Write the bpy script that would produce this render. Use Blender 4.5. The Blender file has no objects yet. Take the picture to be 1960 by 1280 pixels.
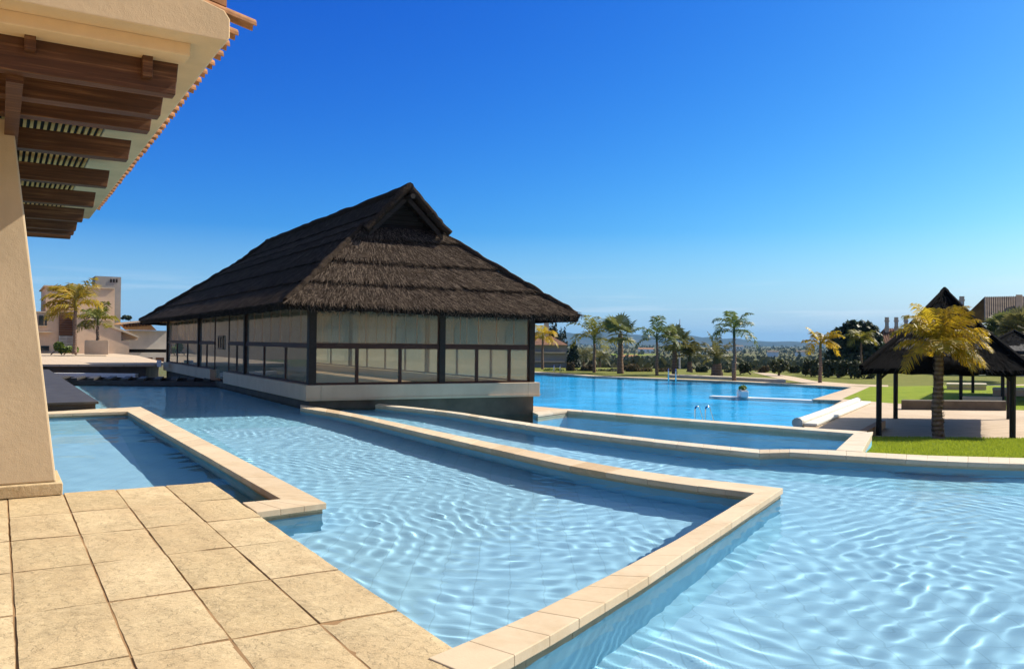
import bpy, math, random
import numpy as np
from mathutils import Vector, Matrix, noise
S = bpy.context.scene
COL = S.collection
R = math.radians
rng = random.Random(7)
# ------------------------------------------------------------------ camera
EYE, F, PITCH, ROLL = 1.65, 1600.0, 0.009, 0.0100
cam = bpy.data.cameras.new('camera'); CAM = bpy.data.objects.new('camera', cam); COL.objects.link(CAM)
cam.sensor_width = 36.0; cam.lens = 36.0*F/1960.0; cam.clip_start = .05; cam.clip_end = 60000
RM = Matrix.Rotation(math.pi/2+PITCH, 3, 'X') @ Matrix.Rotation(ROLL, 3, 'Z')
CAM.matrix_world = Matrix.Translation((0, 0, EYE)) @ RM.to_4x4()
S.camera = CAM
def ray(px, py):
    return RM @ Vector(((px-980)/F, (640-py)/F, -1.0))
def P(px, py, z=0.0):                       # a pixel of the photograph on a level plane
    d = ray(px, py); t = (z-EYE)/d.z
    return Vector((d.x*t, d.y*t, z))
def PD(px, py, D):                          # a pixel at a given distance ahead
    d = ray(px, py); t = D/d.y
    return Vector((d.x*t, D, EYE+d.z*t))
IOR = 1.333
def PR(px, py, zw, zf):                     # a pixel seen through water, on the pool floor
    d = ray(px, py).normalized(); p = P(px, py, zw)
    n = Vector((0, 0, 1)); c = -d.dot(n); e = 1/IOR
    k = math.sqrt(1-e*e*(1-c*c)); q = e*d+(e*c-k)*n
    t = (zf-zw)/q.z
    return p+q*t
# ------------------------------------------------------------------ tagging and mesh building
def tag(o, label=None, cat=None, group=None, kind=None):
    if label: o['label'] = label
    if cat: o['category'] = cat
    if group: o['group'] = group
    if kind: o['kind'] = kind
    return o
def thing(name, label, cat, loc=(0, 0, 0), group=None):
    o = bpy.data.objects.new(name, None); COL.objects.link(o); o.location = loc
    o.empty_display_size = .2
    return tag(o, label, cat, group)
def V3(p, z=None):
    return Vector((p[0], p[1], p[2] if z is None else z))
class MB:
    def __init__(s): s.v = []; s.f = []; s.t = []
    def face(s, pts, t=.5):
        i = len(s.v); s.v.extend([tuple(p) for p in pts]); s.f.append(tuple(range(i, i+len(pts)))); s.t.append(t)
    def hexa(s, b, t_, tint=.5):            # four base points, four top points
        i = len(s.v); s.v.extend([tuple(p) for p in b]+[tuple(p) for p in t_])
        for q in ((3, 2, 1, 0), (4, 5, 6, 7), (0, 1, 5, 4), (1, 2, 6, 5), (2, 3, 7, 6), (3, 0, 4, 7)):
            s.f.append(tuple(i+k for k in q)); s.t.append(tint)
    def obox(s, o, a, b, c, tint=.5):       # origin corner and three edge vectors
        o = Vector(o); a = Vector(a); b = Vector(b); c = Vector(c)
        if a.cross(b).dot(c) < 0: a, b = b, a
        s.hexa([o, o+a, o+a+b, o+b], [o+c, o+a+c, o+a+b+c, o+b+c], tint)
    def box(s, x0, x1, y0, y1, z0, z1, tint=.5):
        s.obox((x0, y0, z0), (x1-x0, 0, 0), (0, y1-y0, 0), (0, 0, z1-z0), tint)
    def prism(s, poly, z0, z1, tint=.5):    # level polygon pulled up
        n = len(poly); a = sum(poly[i][0]*poly[(i+1) % n][1]-poly[(i+1) % n][0]*poly[i][1] for i in range(n))
        if a < 0: poly = poly[::-1]
        i = len(s.v)
        s.v.extend([(p[0], p[1], z0) for p in poly]+[(p[0], p[1], z1) for p in poly])
        s.f.append(tuple(range(i+n-1, i-1, -1))); s.t.append(tint)
        s.f.append(tuple(range(i+n, i+2*n))); s.t.append(tint)
        for k in range(n):
            k2 = (k+1) % n; s.f.append((i+k, i+k2, i+n+k2, i+n+k)); s.t.append(tint)
    def slab(s, pts, d, tint=.5):           # planar polygon pulled along vector d
        pts = [Vector(p) for p in pts]; d = Vector(d); n = len(pts)
        nrm = Vector()
        for k in range(n): nrm += (pts[k]-pts[0]).cross(pts[(k+1) % n]-pts[0])
        if nrm.dot(d) < 0: pts = pts[::-1]
        i = len(s.v); s.v.extend([tuple(p) for p in pts]+[tuple(p+d) for p in pts])
        s.f.append(tuple(range(i+n-1, i-1, -1))); s.f.append(tuple(range(i+n, i+2*n))); s.t += [tint, tint]
        for k in range(n):
            k2 = (k+1) % n; s.f.append((i+k, i+k2, i+n+k2, i+n+k)); s.t.append(tint)
    def tube(s, pts, rad, n=8, tint=.5, cap=True):
        pts = [Vector(p) for p in pts]
        if not isinstance(rad, (list, tuple)): rad = [rad]*len(pts)
        rings = []; up = None
        for k, p in enumerate(pts):
            d = (pts[min(k+1, len(pts)-1)]-pts[max(k-1, 0)]).normalized()
            if up is None: up = Vector((1, 0, 0)) if abs(d.x) < .8 else Vector((0, 1, 0))
            a = (up-d*up.dot(d)).normalized(); b = d.cross(a); up = a
            i = len(s.v); rings.append(i)
            for j in range(n):
                w = 2*math.pi*j/n; s.v.append(tuple(p+rad[k]*(math.cos(w)*a+math.sin(w)*b)))
        for k in range(len(pts)-1):
            for j in range(n):
                j2 = (j+1) % n
                s.f.append((rings[k]+j, rings[k]+j2, rings[k+1]+j2, rings[k+1]+j)); s.t.append(tint)
        if cap:
            s.f.append(tuple(rings[0]+j for j in range(n-1, -1, -1))); s.f.append(tuple(rings[-1]+j for j in range(n))); s.t += [tint, tint]
    def build(s, name, mat, parent=None, smooth=False, bevel=0, org=None):
        me = bpy.data.meshes.new(name)
        off = Vector(org) if org is not None else (parent_loc(parent) if parent else Vector())
        vv = [(p[0]-off.x, p[1]-off.y, p[2]-off.z) for p in s.v] if (off.length > 0) else s.v
        me.from_pydata(vv, [], s.f); me.update()
        if s.t:
            at = me.attributes.new('tint', 'FLOAT', 'FACE'); at.data.foreach_set('value', s.t)
        if smooth: me.polygons.foreach_set('use_smooth', [True]*len(me.polygons))
        me.materials.append(mat)
        o = bpy.data.objects.new(name, me); COL.objects.link(o)
        if parent: o.parent = parent
        elif org is not None: o.location = org
        if bevel:
            m = o.modifiers.new('edge', 'BEVEL'); m.width = bevel; m.segments = 2; m.limit_method = 'ANGLE'; m.angle_limit = R(40)
        return o
def parent_loc(p):
    v = Vector()
    while p is not None:
        v += Vector(p.location); p = p.parent
    return v
# ------------------------------------------------------------------ materials
class NT:
    def __init__(s, name):
        s.m = bpy.data.materials.new(name); s.m.use_nodes = True; s.t = s.m.node_tree; s.t.nodes.clear()
        s.out = s.n('ShaderNodeOutputMaterial'); s.co = s.n('ShaderNodeTexCoord').outputs['Object']
    def n(s, k, **kw):
        o = s.t.nodes.new(k)
        for a, b in kw.items(): setattr(o, a, b)
        return o
    def l(s, a, b): s.t.links.new(a, b)
    def mapped(s, sc=(1, 1, 1), rot=(0, 0, 0)):
        m = s.n('ShaderNodeMapping'); m.inputs['Scale'].default_value = sc; m.inputs['Rotation'].default_value = rot
        s.l(s.co, m.inputs[0]); return m.outputs[0]
    def noise(s, scale, detail=4, rough=.55, co=None, dist=0):
        o = s.n('ShaderNodeTexNoise'); o.inputs['Scale'].default_value = scale; o.inputs['Detail'].default_value = detail
        o.inputs['Roughness'].default_value = rough; o.inputs['Distortion'].default_value = dist
        s.l(co or s.co, o.inputs['Vector']); return o.outputs[0]
    def ramp(s, fac, stops):
        r = s.n('ShaderNodeValToRGB'); e = r.color_ramp.elements
        while len(e) < len(stops): e.new(.5)
        for k, (p, c) in enumerate(stops):
            e[k].position = p; e[k].color = (c[0], c[1], c[2], 1) if isinstance(c, (tuple, list)) else (c, c, c, 1)
        s.l(fac, r.inputs[0]); return r.outputs[0]
    def mix(s, fac, a, b, mode='MIX'):
        m = s.n('ShaderNodeMix', data_type='RGBA', blend_type=mode)
        if isinstance(fac, (int, float)): m.inputs[0].default_value = fac
        else: s.l(fac, m.inputs[0])
        for k, x in ((6, a), (7, b)):
            if isinstance(x, (tuple, list)): m.inputs[k].default_value = (*x[:3], 1)
            else: s.l(x, m.inputs[k])
        return m.outputs[2]
    def math(s, op, a, b=0.0):
        m = s.n('ShaderNodeMath', operation=op)
        for k, x in ((0, a), (1, b)):
            if isinstance(x, (int, float)): m.inputs[k].default_value = x
            else: s.l(x, m.inputs[k])
        return m.outputs[0]
    def tint(s):
        a = s.n('ShaderNodeAttribute', attribute_name='tint'); return a.outputs['Fac']
    def bump(s, h, strength=.3, dist=.02, prev=None):
        b = s.n('ShaderNodeBump'); b.inputs['Strength'].default_value = strength; b.inputs['Distance'].default_value = dist
        s.l(h, b.inputs['Height'])
        if prev: s.l(prev, b.inputs['Normal'])
        return b.outputs[0]
    def done(s, col, rough=.7, nrm=None, spec=.3, metal=0, trans=None, transcol=None):
        p = s.n('ShaderNodeBsdfPrincipled')
        for nm, x in (('Base Color', col), ('Roughness', rough), ('Specular IOR Level', spec), ('Metallic', metal)):
            if isinstance(x, (tuple, list)): p.inputs[nm].default_value = (*x[:3], 1)
            elif isinstance(x, (int, float)): p.inputs[nm].default_value = x
            else: s.l(x, p.inputs[nm])
        if nrm: s.l(nrm, p.inputs['Normal'])
        o = p.outputs[0]
        if trans:
            t = s.n('ShaderNodeBsdfTranslucent')
            tc = transcol or col
            if isinstance(tc, (tuple, list)): t.inputs[0].default_value = (*tc[:3], 1)
            else: s.l(tc, t.inputs[0])
            mx = s.n('ShaderNodeMixShader'); mx.inputs[0].default_value = trans
            s.l(o, mx.inputs[1]); s.l(t.outputs[0], mx.inputs[2]); o = mx.outputs[0]
        s.l(o, s.out.inputs[0]); return s.m
def mul(c, k): return tuple(x*k for x in c)
def plain(name, c, rough=.7, var=.25, scale=3, bs=40, bstr=.15, spec=.3, metal=0):
    t = NT(name); n = t.noise(scale, 5)
    col = t.ramp(n, [(.3, mul(c, 1-var)), (.7, mul(c, 1+var*.6))])
    return t.done(col, rough, t.bump(t.noise(bs, 4), bstr, .01), spec, metal)
def stucco(name, c):
    t = NT(name)
    col = t.ramp(t.noise(1.1, 6, .6), [(.3, mul(c, .86)), (.72, mul(c, 1.07))])
    st = t.noise(1.0, 5, .6, t.mapped((5, 5, .45)))
    col = t.mix(t.ramp(st, [(.5, 0.0), (.85, .35)]), col, mul(c, .72))
    b = t.bump(t.noise(90, 5, .65), .35, .006); b = t.bump(t.noise(14, 4), .25, .012, b)
    return t.done(col, .9, b, .15)
def stone(name, c, c2, joint=None):
    t = NT(name); tn = t.tint()
    base = t.mix(tn, c, c2)
    n1 = t.noise(1.7, 7, .62, None, .3)
    base = t.mix(t.ramp(n1, [(.38, 0.0), (.68, .75)]), base, mul(c2, .78))
    n2 = t.noise(16, 6, .7)
    base = t.mix(t.ramp(n2, [(.45, 0.0), (.75, .45)]), base, mul(c, 1.18))
    pit = t.noise(24, 6, .75, t.mapped((1, 2.2, 1), (0, 0, .5)), .3)
    pm = t.ramp(pit, [(.30, 1.0), (.39, 0.0)])
    base = t.mix(t.ramp(t.noise(.9, 6, .6), [(.42, 0.0), (.66, .55)]), base, (c2[0]*.86, c2[1]*.80, c2[2]*.78))
    base = t.mix(pm, base, mul(c2, .42))
    cl = t.ramp(t.noise(3.2, 8, .62), [(.36, 0.0), (.385, .4), (.5, .45), (.52, .8), (.62, .85), (.635, 1.0)])
    base = t.mix(t.ramp(t.noise(3.2, 8, .62), [(.375, 0.0), (.385, .5), (.40, 0.0), (.505, 0.0), (.513, .55), (.525, 0.0), (.625, .0), (.63, .4), (.64, 0.0)]), base, mul(c2, .55))
    b = t.bump(cl, .6, .010); b = t.bump(pit, .6, .012, b); b = t.bump(t.noise(5, 8, .68, None, .2), .55, .035, b); b = t.bump(t.noise(120, 3), .2, .003, b)
    return t.done(base, .85, b, .2)
M = {}
M['terrace'] = stone('terrace_stone', (.67, .53, .325), (.51, .385, .215))
M['grout'] = plain('terrace_grout', (.30, .18, .085), .95)
def coping_mat(name, c1, c2, c3):
    t = NT(name); tn = t.tint()
    base = t.ramp(tn, [(.0, c1), (.55, c2), (.8, c1), (1.0, c3)])
    n = t.noise(1.9, 6, .6, t.mapped((1, 1, 1)), .8)
    base = t.mix(t.ramp(n, [(.45, 0.0), (.75, .7)]), base, c3)
    base = t.mix(t.ramp(t.noise(9, 6, .7), [(.4, 0.0), (.8, .35)]), base, mul(c1, 1.15))
    b = t.bump(t.noise(60, 5, .6), .3, .004)
    return t.done(base, .7, b, .25)
M['coping'] = coping_mat('coping_sandstone', (.62, .50, .345), (.55, .43, .29), (.45, .32, .185))
M['coping_pale'] = coping_mat('coping_pale_stone', (.62, .54, .42), (.58, .50, .38), (.46, .37, .25))
M['stucco'] = stucco('warm_stucco', (.56, .435, .28))
M['plaster'] = stucco('cream_plaster', (.74, .54, .31))
M['villa'] = stucco('villa_stucco', (.68, .48, .32))
M['cream'] = stucco('cream_band', (.62, .48, .335))
M['whitewall'] = stucco('white_wall', (.66, .60, .50))
M['greywall'] = stucco('grey_wall', (.34, .31, .27))
M['darkwall'] = plain('dark_render', (.125, .100, .070), .8, .3, 2.0, 60, .2)
M['slate'] = plain('dark_slate', (.06, .056, .052), .6, .35, 3, 30, .2)
def wood(name, c1, c2, sc=1.0, axis=0, rot=0):
    t = NT(name); s3 = [26*sc]*3; s3[axis] = 1.0*sc
    if rot:
        m0_ = t.mapped((1, 1, 1), (0, 0, rot)); m1_ = t.n('ShaderNodeMapping'); m1_.inputs['Scale'].default_value = s3; t.l(m0_, m1_.inputs[0]); co_ = m1_.outputs[0]
    else: co_ = t.mapped(s3)
    n = t.noise(1.0, 8, .65, co_, .35)
    col = t.ramp(n, [(.32, mul(c1, .55)), (.52, c1), (.72, c2)])
    col = t.mix(t.ramp(t.noise(1.6*sc, 4), [(.4, 0.0), (.7, .5)]), col, mul(c1, .5))
    return t.done(col, .62, t.bump(n, .6, .006), .3)
M['beam'] = wood('aged_dark_timber', (.105, .042, .016), (.26, .125, .052), 1.0, 0, -.551)
M['slat'] = plain('cane_slats', (.78, .46, .15), .8)
M['dark'] = plain('dark_void', (.012, .010, .008), .9)
M['frame'] = wood('dark_brown_frame', (.028, .019, .013), (.05, .034, .024))
M['rail'] = wood('reddish_wood', (.075, .03, .018), (.12, .055, .03))
M['ceiling_wood'] = wood('orange_pine_lining', (.66, .38, .17), (.74, .48, .25), .6)
M['hutwood'] = plain('black_stained_wood', (.016, .014, .012), .7)
M['tile'] = plain('clay_roof_tile', (.42, .20, .085), .8, .35, 9)
M['tile_brown'] = plain('brown_roof_tile', (.17, .085, .05), .85, .35, 1.2)
M['tile_grey'] = plain('weathered_roof_tile', (.17, .13, .10), .85, .4, 1.0)
M['deck'] = None
t = NT('paving_deck')
br = t.n('ShaderNodeTexBrick'); br.inputs['Scale'].default_value = 1.0; br.inputs['Mortar Size'].default_value = .012
br.inputs['Brick Width'].default_value = .8; br.inputs['Row Height'].default_value = .5
br.inputs['Color1'].default_value = (.56, .44, .32, 1); br.inputs['Color2'].default_value = (.50, .385, .27, 1); br.inputs['Mortar'].default_value = (.33, .25, .17, 1)
t.l(t.mapped((1, 1, 1), (0, 0, R(-31))), br.inputs['Vector'])
c = t.mix(t.ramp(t.noise(.7, 6), [(.4, 0.0), (.7, .5)]), br.outputs[0], (.60, .49, .36))
M['deck'] = t.done(c, .85, t.bump(t.noise(20, 5), .3, .01), .2)
def grassm(name, a, b, c):
    t = NT(name)
    col = t.ramp(t.noise(1.3, 6, .65), [(.3, a), (.5, b), (.72, c)])
    col = t.mix(t.ramp(t.noise(45, 3, .7), [(.35, .5), (.6, 0.0)]), col, mul(a, .5))
    return t.done(col, .85, t.bump(t.noise(70, 4, .7), .8, .03), .1)
M['lawn'] = grassm('lawn_grass', (.17, .24, .012), (.24, .31, .018), (.29, .35, .035))
M['lawn_dry'] = grassm('dry_lawn_grass', (.13, .15, .03), (.19, .20, .04), (.26, .24, .07))
M['soil'] = plain('garden_soil', (.085, .055, .035), .95, .5, 2)
def leafm(name, a, b, tr=.45, rough=.45):
    t = NT(name); tn = t.tint(); col = t.mix(tn, a, b)
    return t.done(col, rough, None, .4, 0, tr, t.mix(.5, col, b))
M['palm_gold'] = leafm('golden_palm_leaf', (.16, .19, .018), (.58, .38, .018), .55)
M['palm_mix'] = leafm('yellow_green_palm_leaf', (.07, .12, .018), (.30, .25, .02), .45)
M['palm_green'] = leafm('green_palm_leaf', (.045, .085, .02), (.15, .19, .04), .4)
M['palm_olive'] = leafm('dusty_palm_leaf', (.06, .08, .025), (.20, .18, .06), .4)
M['fan'] = leafm('fan_palm_leaf', (.05, .085, .025), (.20, .21, .06), .35)
M['cypress'] = leafm('cypress_leaf', (.008, .020, .012), (.018, .038, .018), .15, .7)
M['ficus'] = leafm('dark_tree_leaf', (.012, .028, .014), (.05, .075, .028), .25)
M['bush'] = leafm('hedge_leaf', (.022, .036, .012), (.085, .095, .028), .25, .6)
M['shrub'] = leafm('bright_shrub_leaf', (.06, .10, .015), (.20, .26, .03), .35)
M['drybush'] = leafm('dry_shrub_leaf', (.07, .055, .028), (.16, .115, .05), .2, .8)
def trunkm(name, a, b):
    t = NT(name); w = t.n('ShaderNodeTexWave', wave_type='BANDS', bands_direction='Z'); w.inputs['Scale'].default_value = 2.4
    w.inputs['Distortion'].default_value = 3.5; w.inputs['Detail'].default_value = 3; t.l(t.co, w.inputs[0])
    col = t.mix(w.outputs[1], a, b); col = t.mix(t.ramp(t.noise(9, 5), [(.4, 0.0), (.7, .6)]), col, mul(a, .6))
    return t.done(col, .9, t.bump(w.outputs[1], .7, .03), .1)
M['trunk'] = trunkm('palm_trunk', (.15, .095, .065), (.30, .21, .15))
M['bark'] = trunkm('brown_bark', (.10, .06, .035), (.19, .12, .075))
M['metal'] = plain('polished_steel', (.72, .72, .72), .22, .05, 3, 40, .02, .5, 1.0)
M['bluecap'] = plain('blue_plastic', (.02, .07, .32), .35)
M['white'] = plain('white_paint', (.80, .79, .76), .5, .08)
M['offwhite'] = plain('pool_cover_fabric', (.70, .68, .60), .55, .12)
M['plank'] = wood('orange_plank', (.40, .17, .05), (.52, .25, .09))
M['dirtwhite'] = plain('dull_white', (.5, .5, .47), .7)
M['black'] = plain('black_metal', (.012, .012, .013), .4)
M['window'] = None
t = NT('dark_window_glass'); M['window'] = t.done((.02, .028, .035), .06, None, .5)
# thatch
def thatchm(name, c1, c2, c3, lean):
    t = NT(name); tn = t.tint()
    co = t.mapped((1, 1, 1))
    n = t.noise(26, 6, .7)
    col = t.ramp(t.mix(.5, t.ramp(tn, [(0, 0.0), (1, 1.0)]), t.ramp(n, [(.2, 0.0), (.8, 1.0)])), [(.25, c1), (.55, c2), (.85, c3)])
    return t.done(col, .9, t.bump(t.noise(70, 5, .7), .8, .03), .03)
M['thatch'] = thatchm('dark_reed_thatch', (.014, .010, .008), (.058, .043, .032), (.20, .155, .118), 0)
M['thatch_black'] = thatchm('blackened_thatch', (.003, .003, .004), (.005, .005, .006), (.009, .009, .010), 0)
def glassm(name, tintc, ior=1.5, extra=0.0):
    t = NT(name); tr = t.n('ShaderNodeBsdfTransparent'); tr.inputs[0].default_value = (*tintc, 1)
    g = t.n('ShaderNodeBsdfGlossy'); g.inputs['Roughness'].default_value = 0.0; g.inputs[0].default_value = (.95, .97, .97, 1)
    fr = t.n('ShaderNodeFresnel'); fr.inputs[0].default_value = ior
    mx = t.n('ShaderNodeMixShader'); t.l(t.math('ADD', fr.outputs[0], extra), mx.inputs[0])
    t.l(tr.outputs[0], mx.inputs[1]); t.l(g.outputs[0], mx.inputs[2]); 
    df = t.n('ShaderNodeBsdfDiffuse'); df.inputs[0].default_value = (.86, .76, .58, 1); m2 = t.n('ShaderNodeMixShader'); m2.inputs[0].default_value = .10   # pale cream haze mixed in to brighten the panes like a reflection
    t.l(mx.outputs[0], m2.inputs[1]); t.l(df.outputs[0], m2.inputs[2]); t.l(m2.outputs[0], t.out.inputs[0]); return t.m
M['pane'] = glassm('greenish_glass', (.95, .975, .95), 1.27, .02)
# pool tiles
def tilem(name, c, cell=.28):
    t = NT(name); br = t.n('ShaderNodeTexBrick'); br.offset = 0; br.inputs['Scale'].default_value = 1.0
    br.inputs['Brick Width'].default_value = cell; br.inputs['Row Height'].default_value = cell; br.inputs['Mortar Size'].default_value = .006
    br.inputs['Color1'].default_value = (*c, 1); br.inputs['Color2'].default_value = (*mul(c, .96), 1); br.inputs['Mortar'].default_value = (*mul(c, .86), 1)
    t.l(t.co, br.inputs['Vector'])
    return t.done(br.outputs[0], .6, None, 0.0)
M['floor_pale'] = tilem('pale_blue_pool_tile', (.40, .67, .87))
M['floor_mid'] = tilem('mid_blue_pool_tile', (.32, .60, .77))  # border floor coloured darker to stand in for the shaded bands
M['wall_mid'] = plain('mid_blue_pool_wall', (.24, .52, .70), .6, .12, 2, 30, .03, 0.0)  # shade put into the colour: walls read dark even in sun
M['floor_far'] = plain('bright_blue_pool_tile', (.05, .45, .88), .6, .3, .12, 30, .03, 0.0)
t = NT('pool_water'); g = t.n('ShaderNodeBsdfRefraction'); g.inputs['IOR'].default_value = IOR; g.inputs['Roughness'].default_value = 0
g.inputs['Color'].default_value = (.95, .99, 1.0, 1); gl = t.n('ShaderNodeBsdfGlossy'); gl.inputs['Roughness'].default_value = .0
fr = t.n('ShaderNodeFresnel'); fr.inputs[0].default_value = IOR; mx = t.n('ShaderNodeMixShader'); t.l(t.math('MULTIPLY', fr.outputs[0], .33), mx.inputs[0])
t.l(g.outputs[0], mx.inputs[1]); t.l(gl.outputs[0], mx.inputs[2]); t.l(mx.outputs[0], t.out.inputs[0]); M['water'] = t.m
def lake_water(name, tc, sc, st):
    t = NT(name); tr = t.n('ShaderNodeBsdfTransparent'); tr.inputs[0].default_value = (*tc, 1)
    g = t.n('ShaderNodeBsdfGlossy'); g.inputs['Roughness'].default_value = .02
    b = t.bump(t.noise(sc, 4, .6), st, .05); b = t.bump(t.noise(sc*.22, 3, .5), st*.6, .25, b)
    fr = t.n('ShaderNodeFresnel'); fr.inputs[0].default_value = 1.2; t.l(b, fr.inputs['Normal']); t.l(b, g.inputs['Normal'])
    mx = t.n('ShaderNodeMixShader'); t.l(t.math('MULTIPLY', fr.outputs[0], .75), mx.inputs[0]); t.l(tr.outputs[0], mx.inputs[1]); t.l(g.outputs[0], mx.inputs[2])
    t.l(mx.outputs[0], t.out.inputs[0]); return t.m
M['water_far'] = lake_water('big_pool_water', (.70, .95, 1.0), 2.2, .4)
M['water_mid'] = lake_water('cascade_pool_water', (.75, .92, 1.0), 3.2, .25)

# ------------------------------------------------------------------ frames of reference
YAW = .551
A = Vector((-math.sin(YAW), math.cos(YAW), 0)); B = Vector((math.cos(YAW), math.sin(YAW), 0)); ZV = Vector((0, 0, 1))
TO = Vector((-5.148, 8.576, 0)); TS, TT = .507, 1.048
def tg(u, v, z=0.0): return TO+B*(TS*u)-A*(TT*v)+ZV*z
def tinv(p):
    d = V3(p, 0)-TO; return d.dot(B)/TS, -d.dot(A)/TT
ZW = -.088
# ------------------------------------------------------------------ terrace of stone slabs
ue, ve = tinv(P(403, 921, 0))
bm = MB(); gap = .008
us = [-14+i for i in range(14)]+[0, 1, 2, 3, ue]
vs = [ve, 1, 2, 3, 4, 5, 6, 7, 8, 9]
NSUB = 8
def terr_h(x, y, k):
    return .006*noise.noise(Vector((x*3.1, y*3.1, k*7.3)))+.0035*noise.noise(Vector((x*11, y*11, k*3.1)))
k = 0
for i in range(len(us)-1):
    for j in range(len(vs)-1):
        k += 1; tn = rng.random()
        u0, u1, v0, v1 = us[i], us[i+1], vs[j], vs[j+1]
        gu, gv = gap/TS, .009/TT
        if i < len(us)-2: u1 -= gu
        u0 += gu if i else 0; v0 += gv if j else 0; v1 -= gv
        hz = rng.uniform(-.003, .003); tx = rng.uniform(-.006, .006)
        n = NSUB if j > 0 else 5; base = len(bm.v)
        for b_ in range(n+1):
            for a_ in range(n+1):
                fu, fv = a_/n, b_/n
                edge = min(fu, 1-fu, fv, 1-fv)
                wob = .006*noise.noise(Vector((fu*5+k, fv*5, k)))*(1 if edge == 0 else 0)
                p = tg(u0+(u1-u0)*fu+wob/TS*(1 if 0 < i < len(us)-2 else 0), v0+(v1-v0)*fv)
                p.z = hz+tx*(fu-.5)+terr_h(p.x, p.y, k)-(.004 if edge == 0 else 0)-.003
                bm.v.append(tuple(p))
        for b_ in range(n):
            for a_ in range(n):
                q = base+b_*(n+1)+a_
                bm.f.append((q, q+n+1, q+n+2, q+1)); bm.t.append(tn)
        rim = [base+a_ for a_ in range(n+1)]+[base+(b_)*(n+1)+n for b_ in range(1, n+1)]+[base+n*(n+1)+a_ for a_ in range(n-1, -1, -1)]+[base+b_*(n+1) for b_ in range(n-1, 0, -1)]
        lo = []
        for r_ in rim:
            q = bm.v[r_]; lo.append(len(bm.v)); bm.v.append((q[0], q[1], -.06))
        for m_ in range(len(rim)):
            m2 = (m_+1) % len(rim); bm.f.append((rim[m_], rim[m2], lo[m2], lo[m_])); bm.t.append(tn)
ter = bm.build('stone_terrace', M['terrace'], smooth=False); tag(ter, kind='structure')
bm = MB(); q = [tg(-14, ve+.03), tg(ue-.05, ve+.03), tg(ue-.05, 9), tg(-14, 9)]
bm.prism([(p.x, p.y) for p in q], -1.7, -.013)
tag(bm.build('terrace_bed', M['grout']), kind='structure').cycles.is_caustics_receiver = True

# ------------------------------------------------------------------ pool walls with stone copings
def resample(pts, n):
    pts = [V3(p) for p in pts]; L = [0]
    for a_, b_ in zip(pts, pts[1:]): L.append(L[-1]+(b_-a_).length)
    out = []
    for k in range(n+1):
        d = L[-1]*k/n; i = 0
        while i < len(L)-2 and L[i+1] < d: i += 1
        f = (d-L[i])/max(1e-9, L[i+1]-L[i]); out.append(pts[i].lerp(pts[i+1], f))
    return out
def smooth_line(pts, it=2):
    for _ in range(it):
        pts = [pts[0]]+[(pts[i-1]+pts[i]*2+pts[i+1])/4 for i in range(1, len(pts)-1)]+[pts[-1]]
    return pts
def coping_run(bm, inn, out, stones, th=.065, sub=3, r=rng, gap=.003):
    a_ = resample(inn, stones*sub); b_ = resample(out, stones*sub)
    for s_ in range(stones):
        tn = r.random(); dz = r.uniform(-.002, .002)
        for k in range(sub):
            i = s_*sub+k
            p0, p1, q0, q1 = a_[i].copy(), a_[i+1].copy(), b_[i].copy(), b_[i+1].copy()
            if k == 0:
                p0 += (p1-p0).normalized()*gap/2; q0 += (q1-q0).normalized()*gap/2
            if k == sub-1:
                p1 -= (p1-p0).normalized()*gap/2; q1 -= (q1-q0).normalized()*gap/2
            t_ = [p0, p1, q1, q0]
            for x in t_: x.z += dz
            lo = [x-ZV*th for x in t_]
            n = (p1-p0).cross(q0-p0)
            if n.z < 0: t_ = t_[::-1]; lo = lo[::-1]
            bm.hexa(lo, t_, tn)
def wall_run(bm, inn, out, zb, th=.065, inset=.05, n=12):
    bm.runs = getattr(bm, 'runs', []); bm.runs.append((inn, out, th, inset, n))
    a_ = resample(inn, n); b_ = resample(out, n)
    for i in range(n):
        d0 = (b_[i]-a_[i]).normalized()*inset; d1 = (b_[i+1]-a_[i+1]).normalized()*inset
        t_ = [a_[i]+d0, a_[i+1]+d1, b_[i+1]-d1, b_[i]-d0]
        t_ = [x-ZV*(th+.001) for x in t_]
        if (t_[1]-t_[0]).cross(t_[3]-t_[0]).z < 0: t_ = t_[::-1]
        bm.hexa([V3(x, zb) for x in t_], t_)
ZF = -.90
def stone_band(wb, cb_, depth=.13):
    for inn, out, th, inset, n in getattr(wb, 'runs', []):
        a_ = resample(inn, n); b_ = resample(out, n)
        for i in range(n):
            d0 = (b_[i]-a_[i]).normalized()*(inset-.006); d1 = (b_[i+1]-a_[i+1]).normalized()*(inset-.006)
            t_ = [a_[i]+d0, a_[i+1]+d1, b_[i+1]-d1, b_[i]-d0]; t_ = [x-ZV*(th+.0015) for x in t_]
            if (t_[1]-t_[0]).cross(t_[3]-t_[0]).z < 0: t_ = t_[::-1]
            cb_.hexa([x-ZV*depth for x in t_], t_, .9)
def pxl(lst, z): return [P(x, y, z) for x, y in lst]
# left pool wall: back arm, long arm, front arm
LT = thing('pool_wall', 'sandstone coped wall around the small pool beside the battered pillar', 'pool wall', P(440, 880, 0))
Li = pxl([(243.5, 787), (538, 954.5)], 0); Lo = pxl([(269, 778), (625, 962)], 0)
cb = MB(); wb = MB()
coping_run(cb, Li, Lo, 15); wall_run(wb, Li, Lo, ZF-.2)
ba_i = [P(160, 791, 0), Li[0]-A*.02*0]; ba_o = [P(160, 781.5, 0), Lo[0]]
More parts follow.
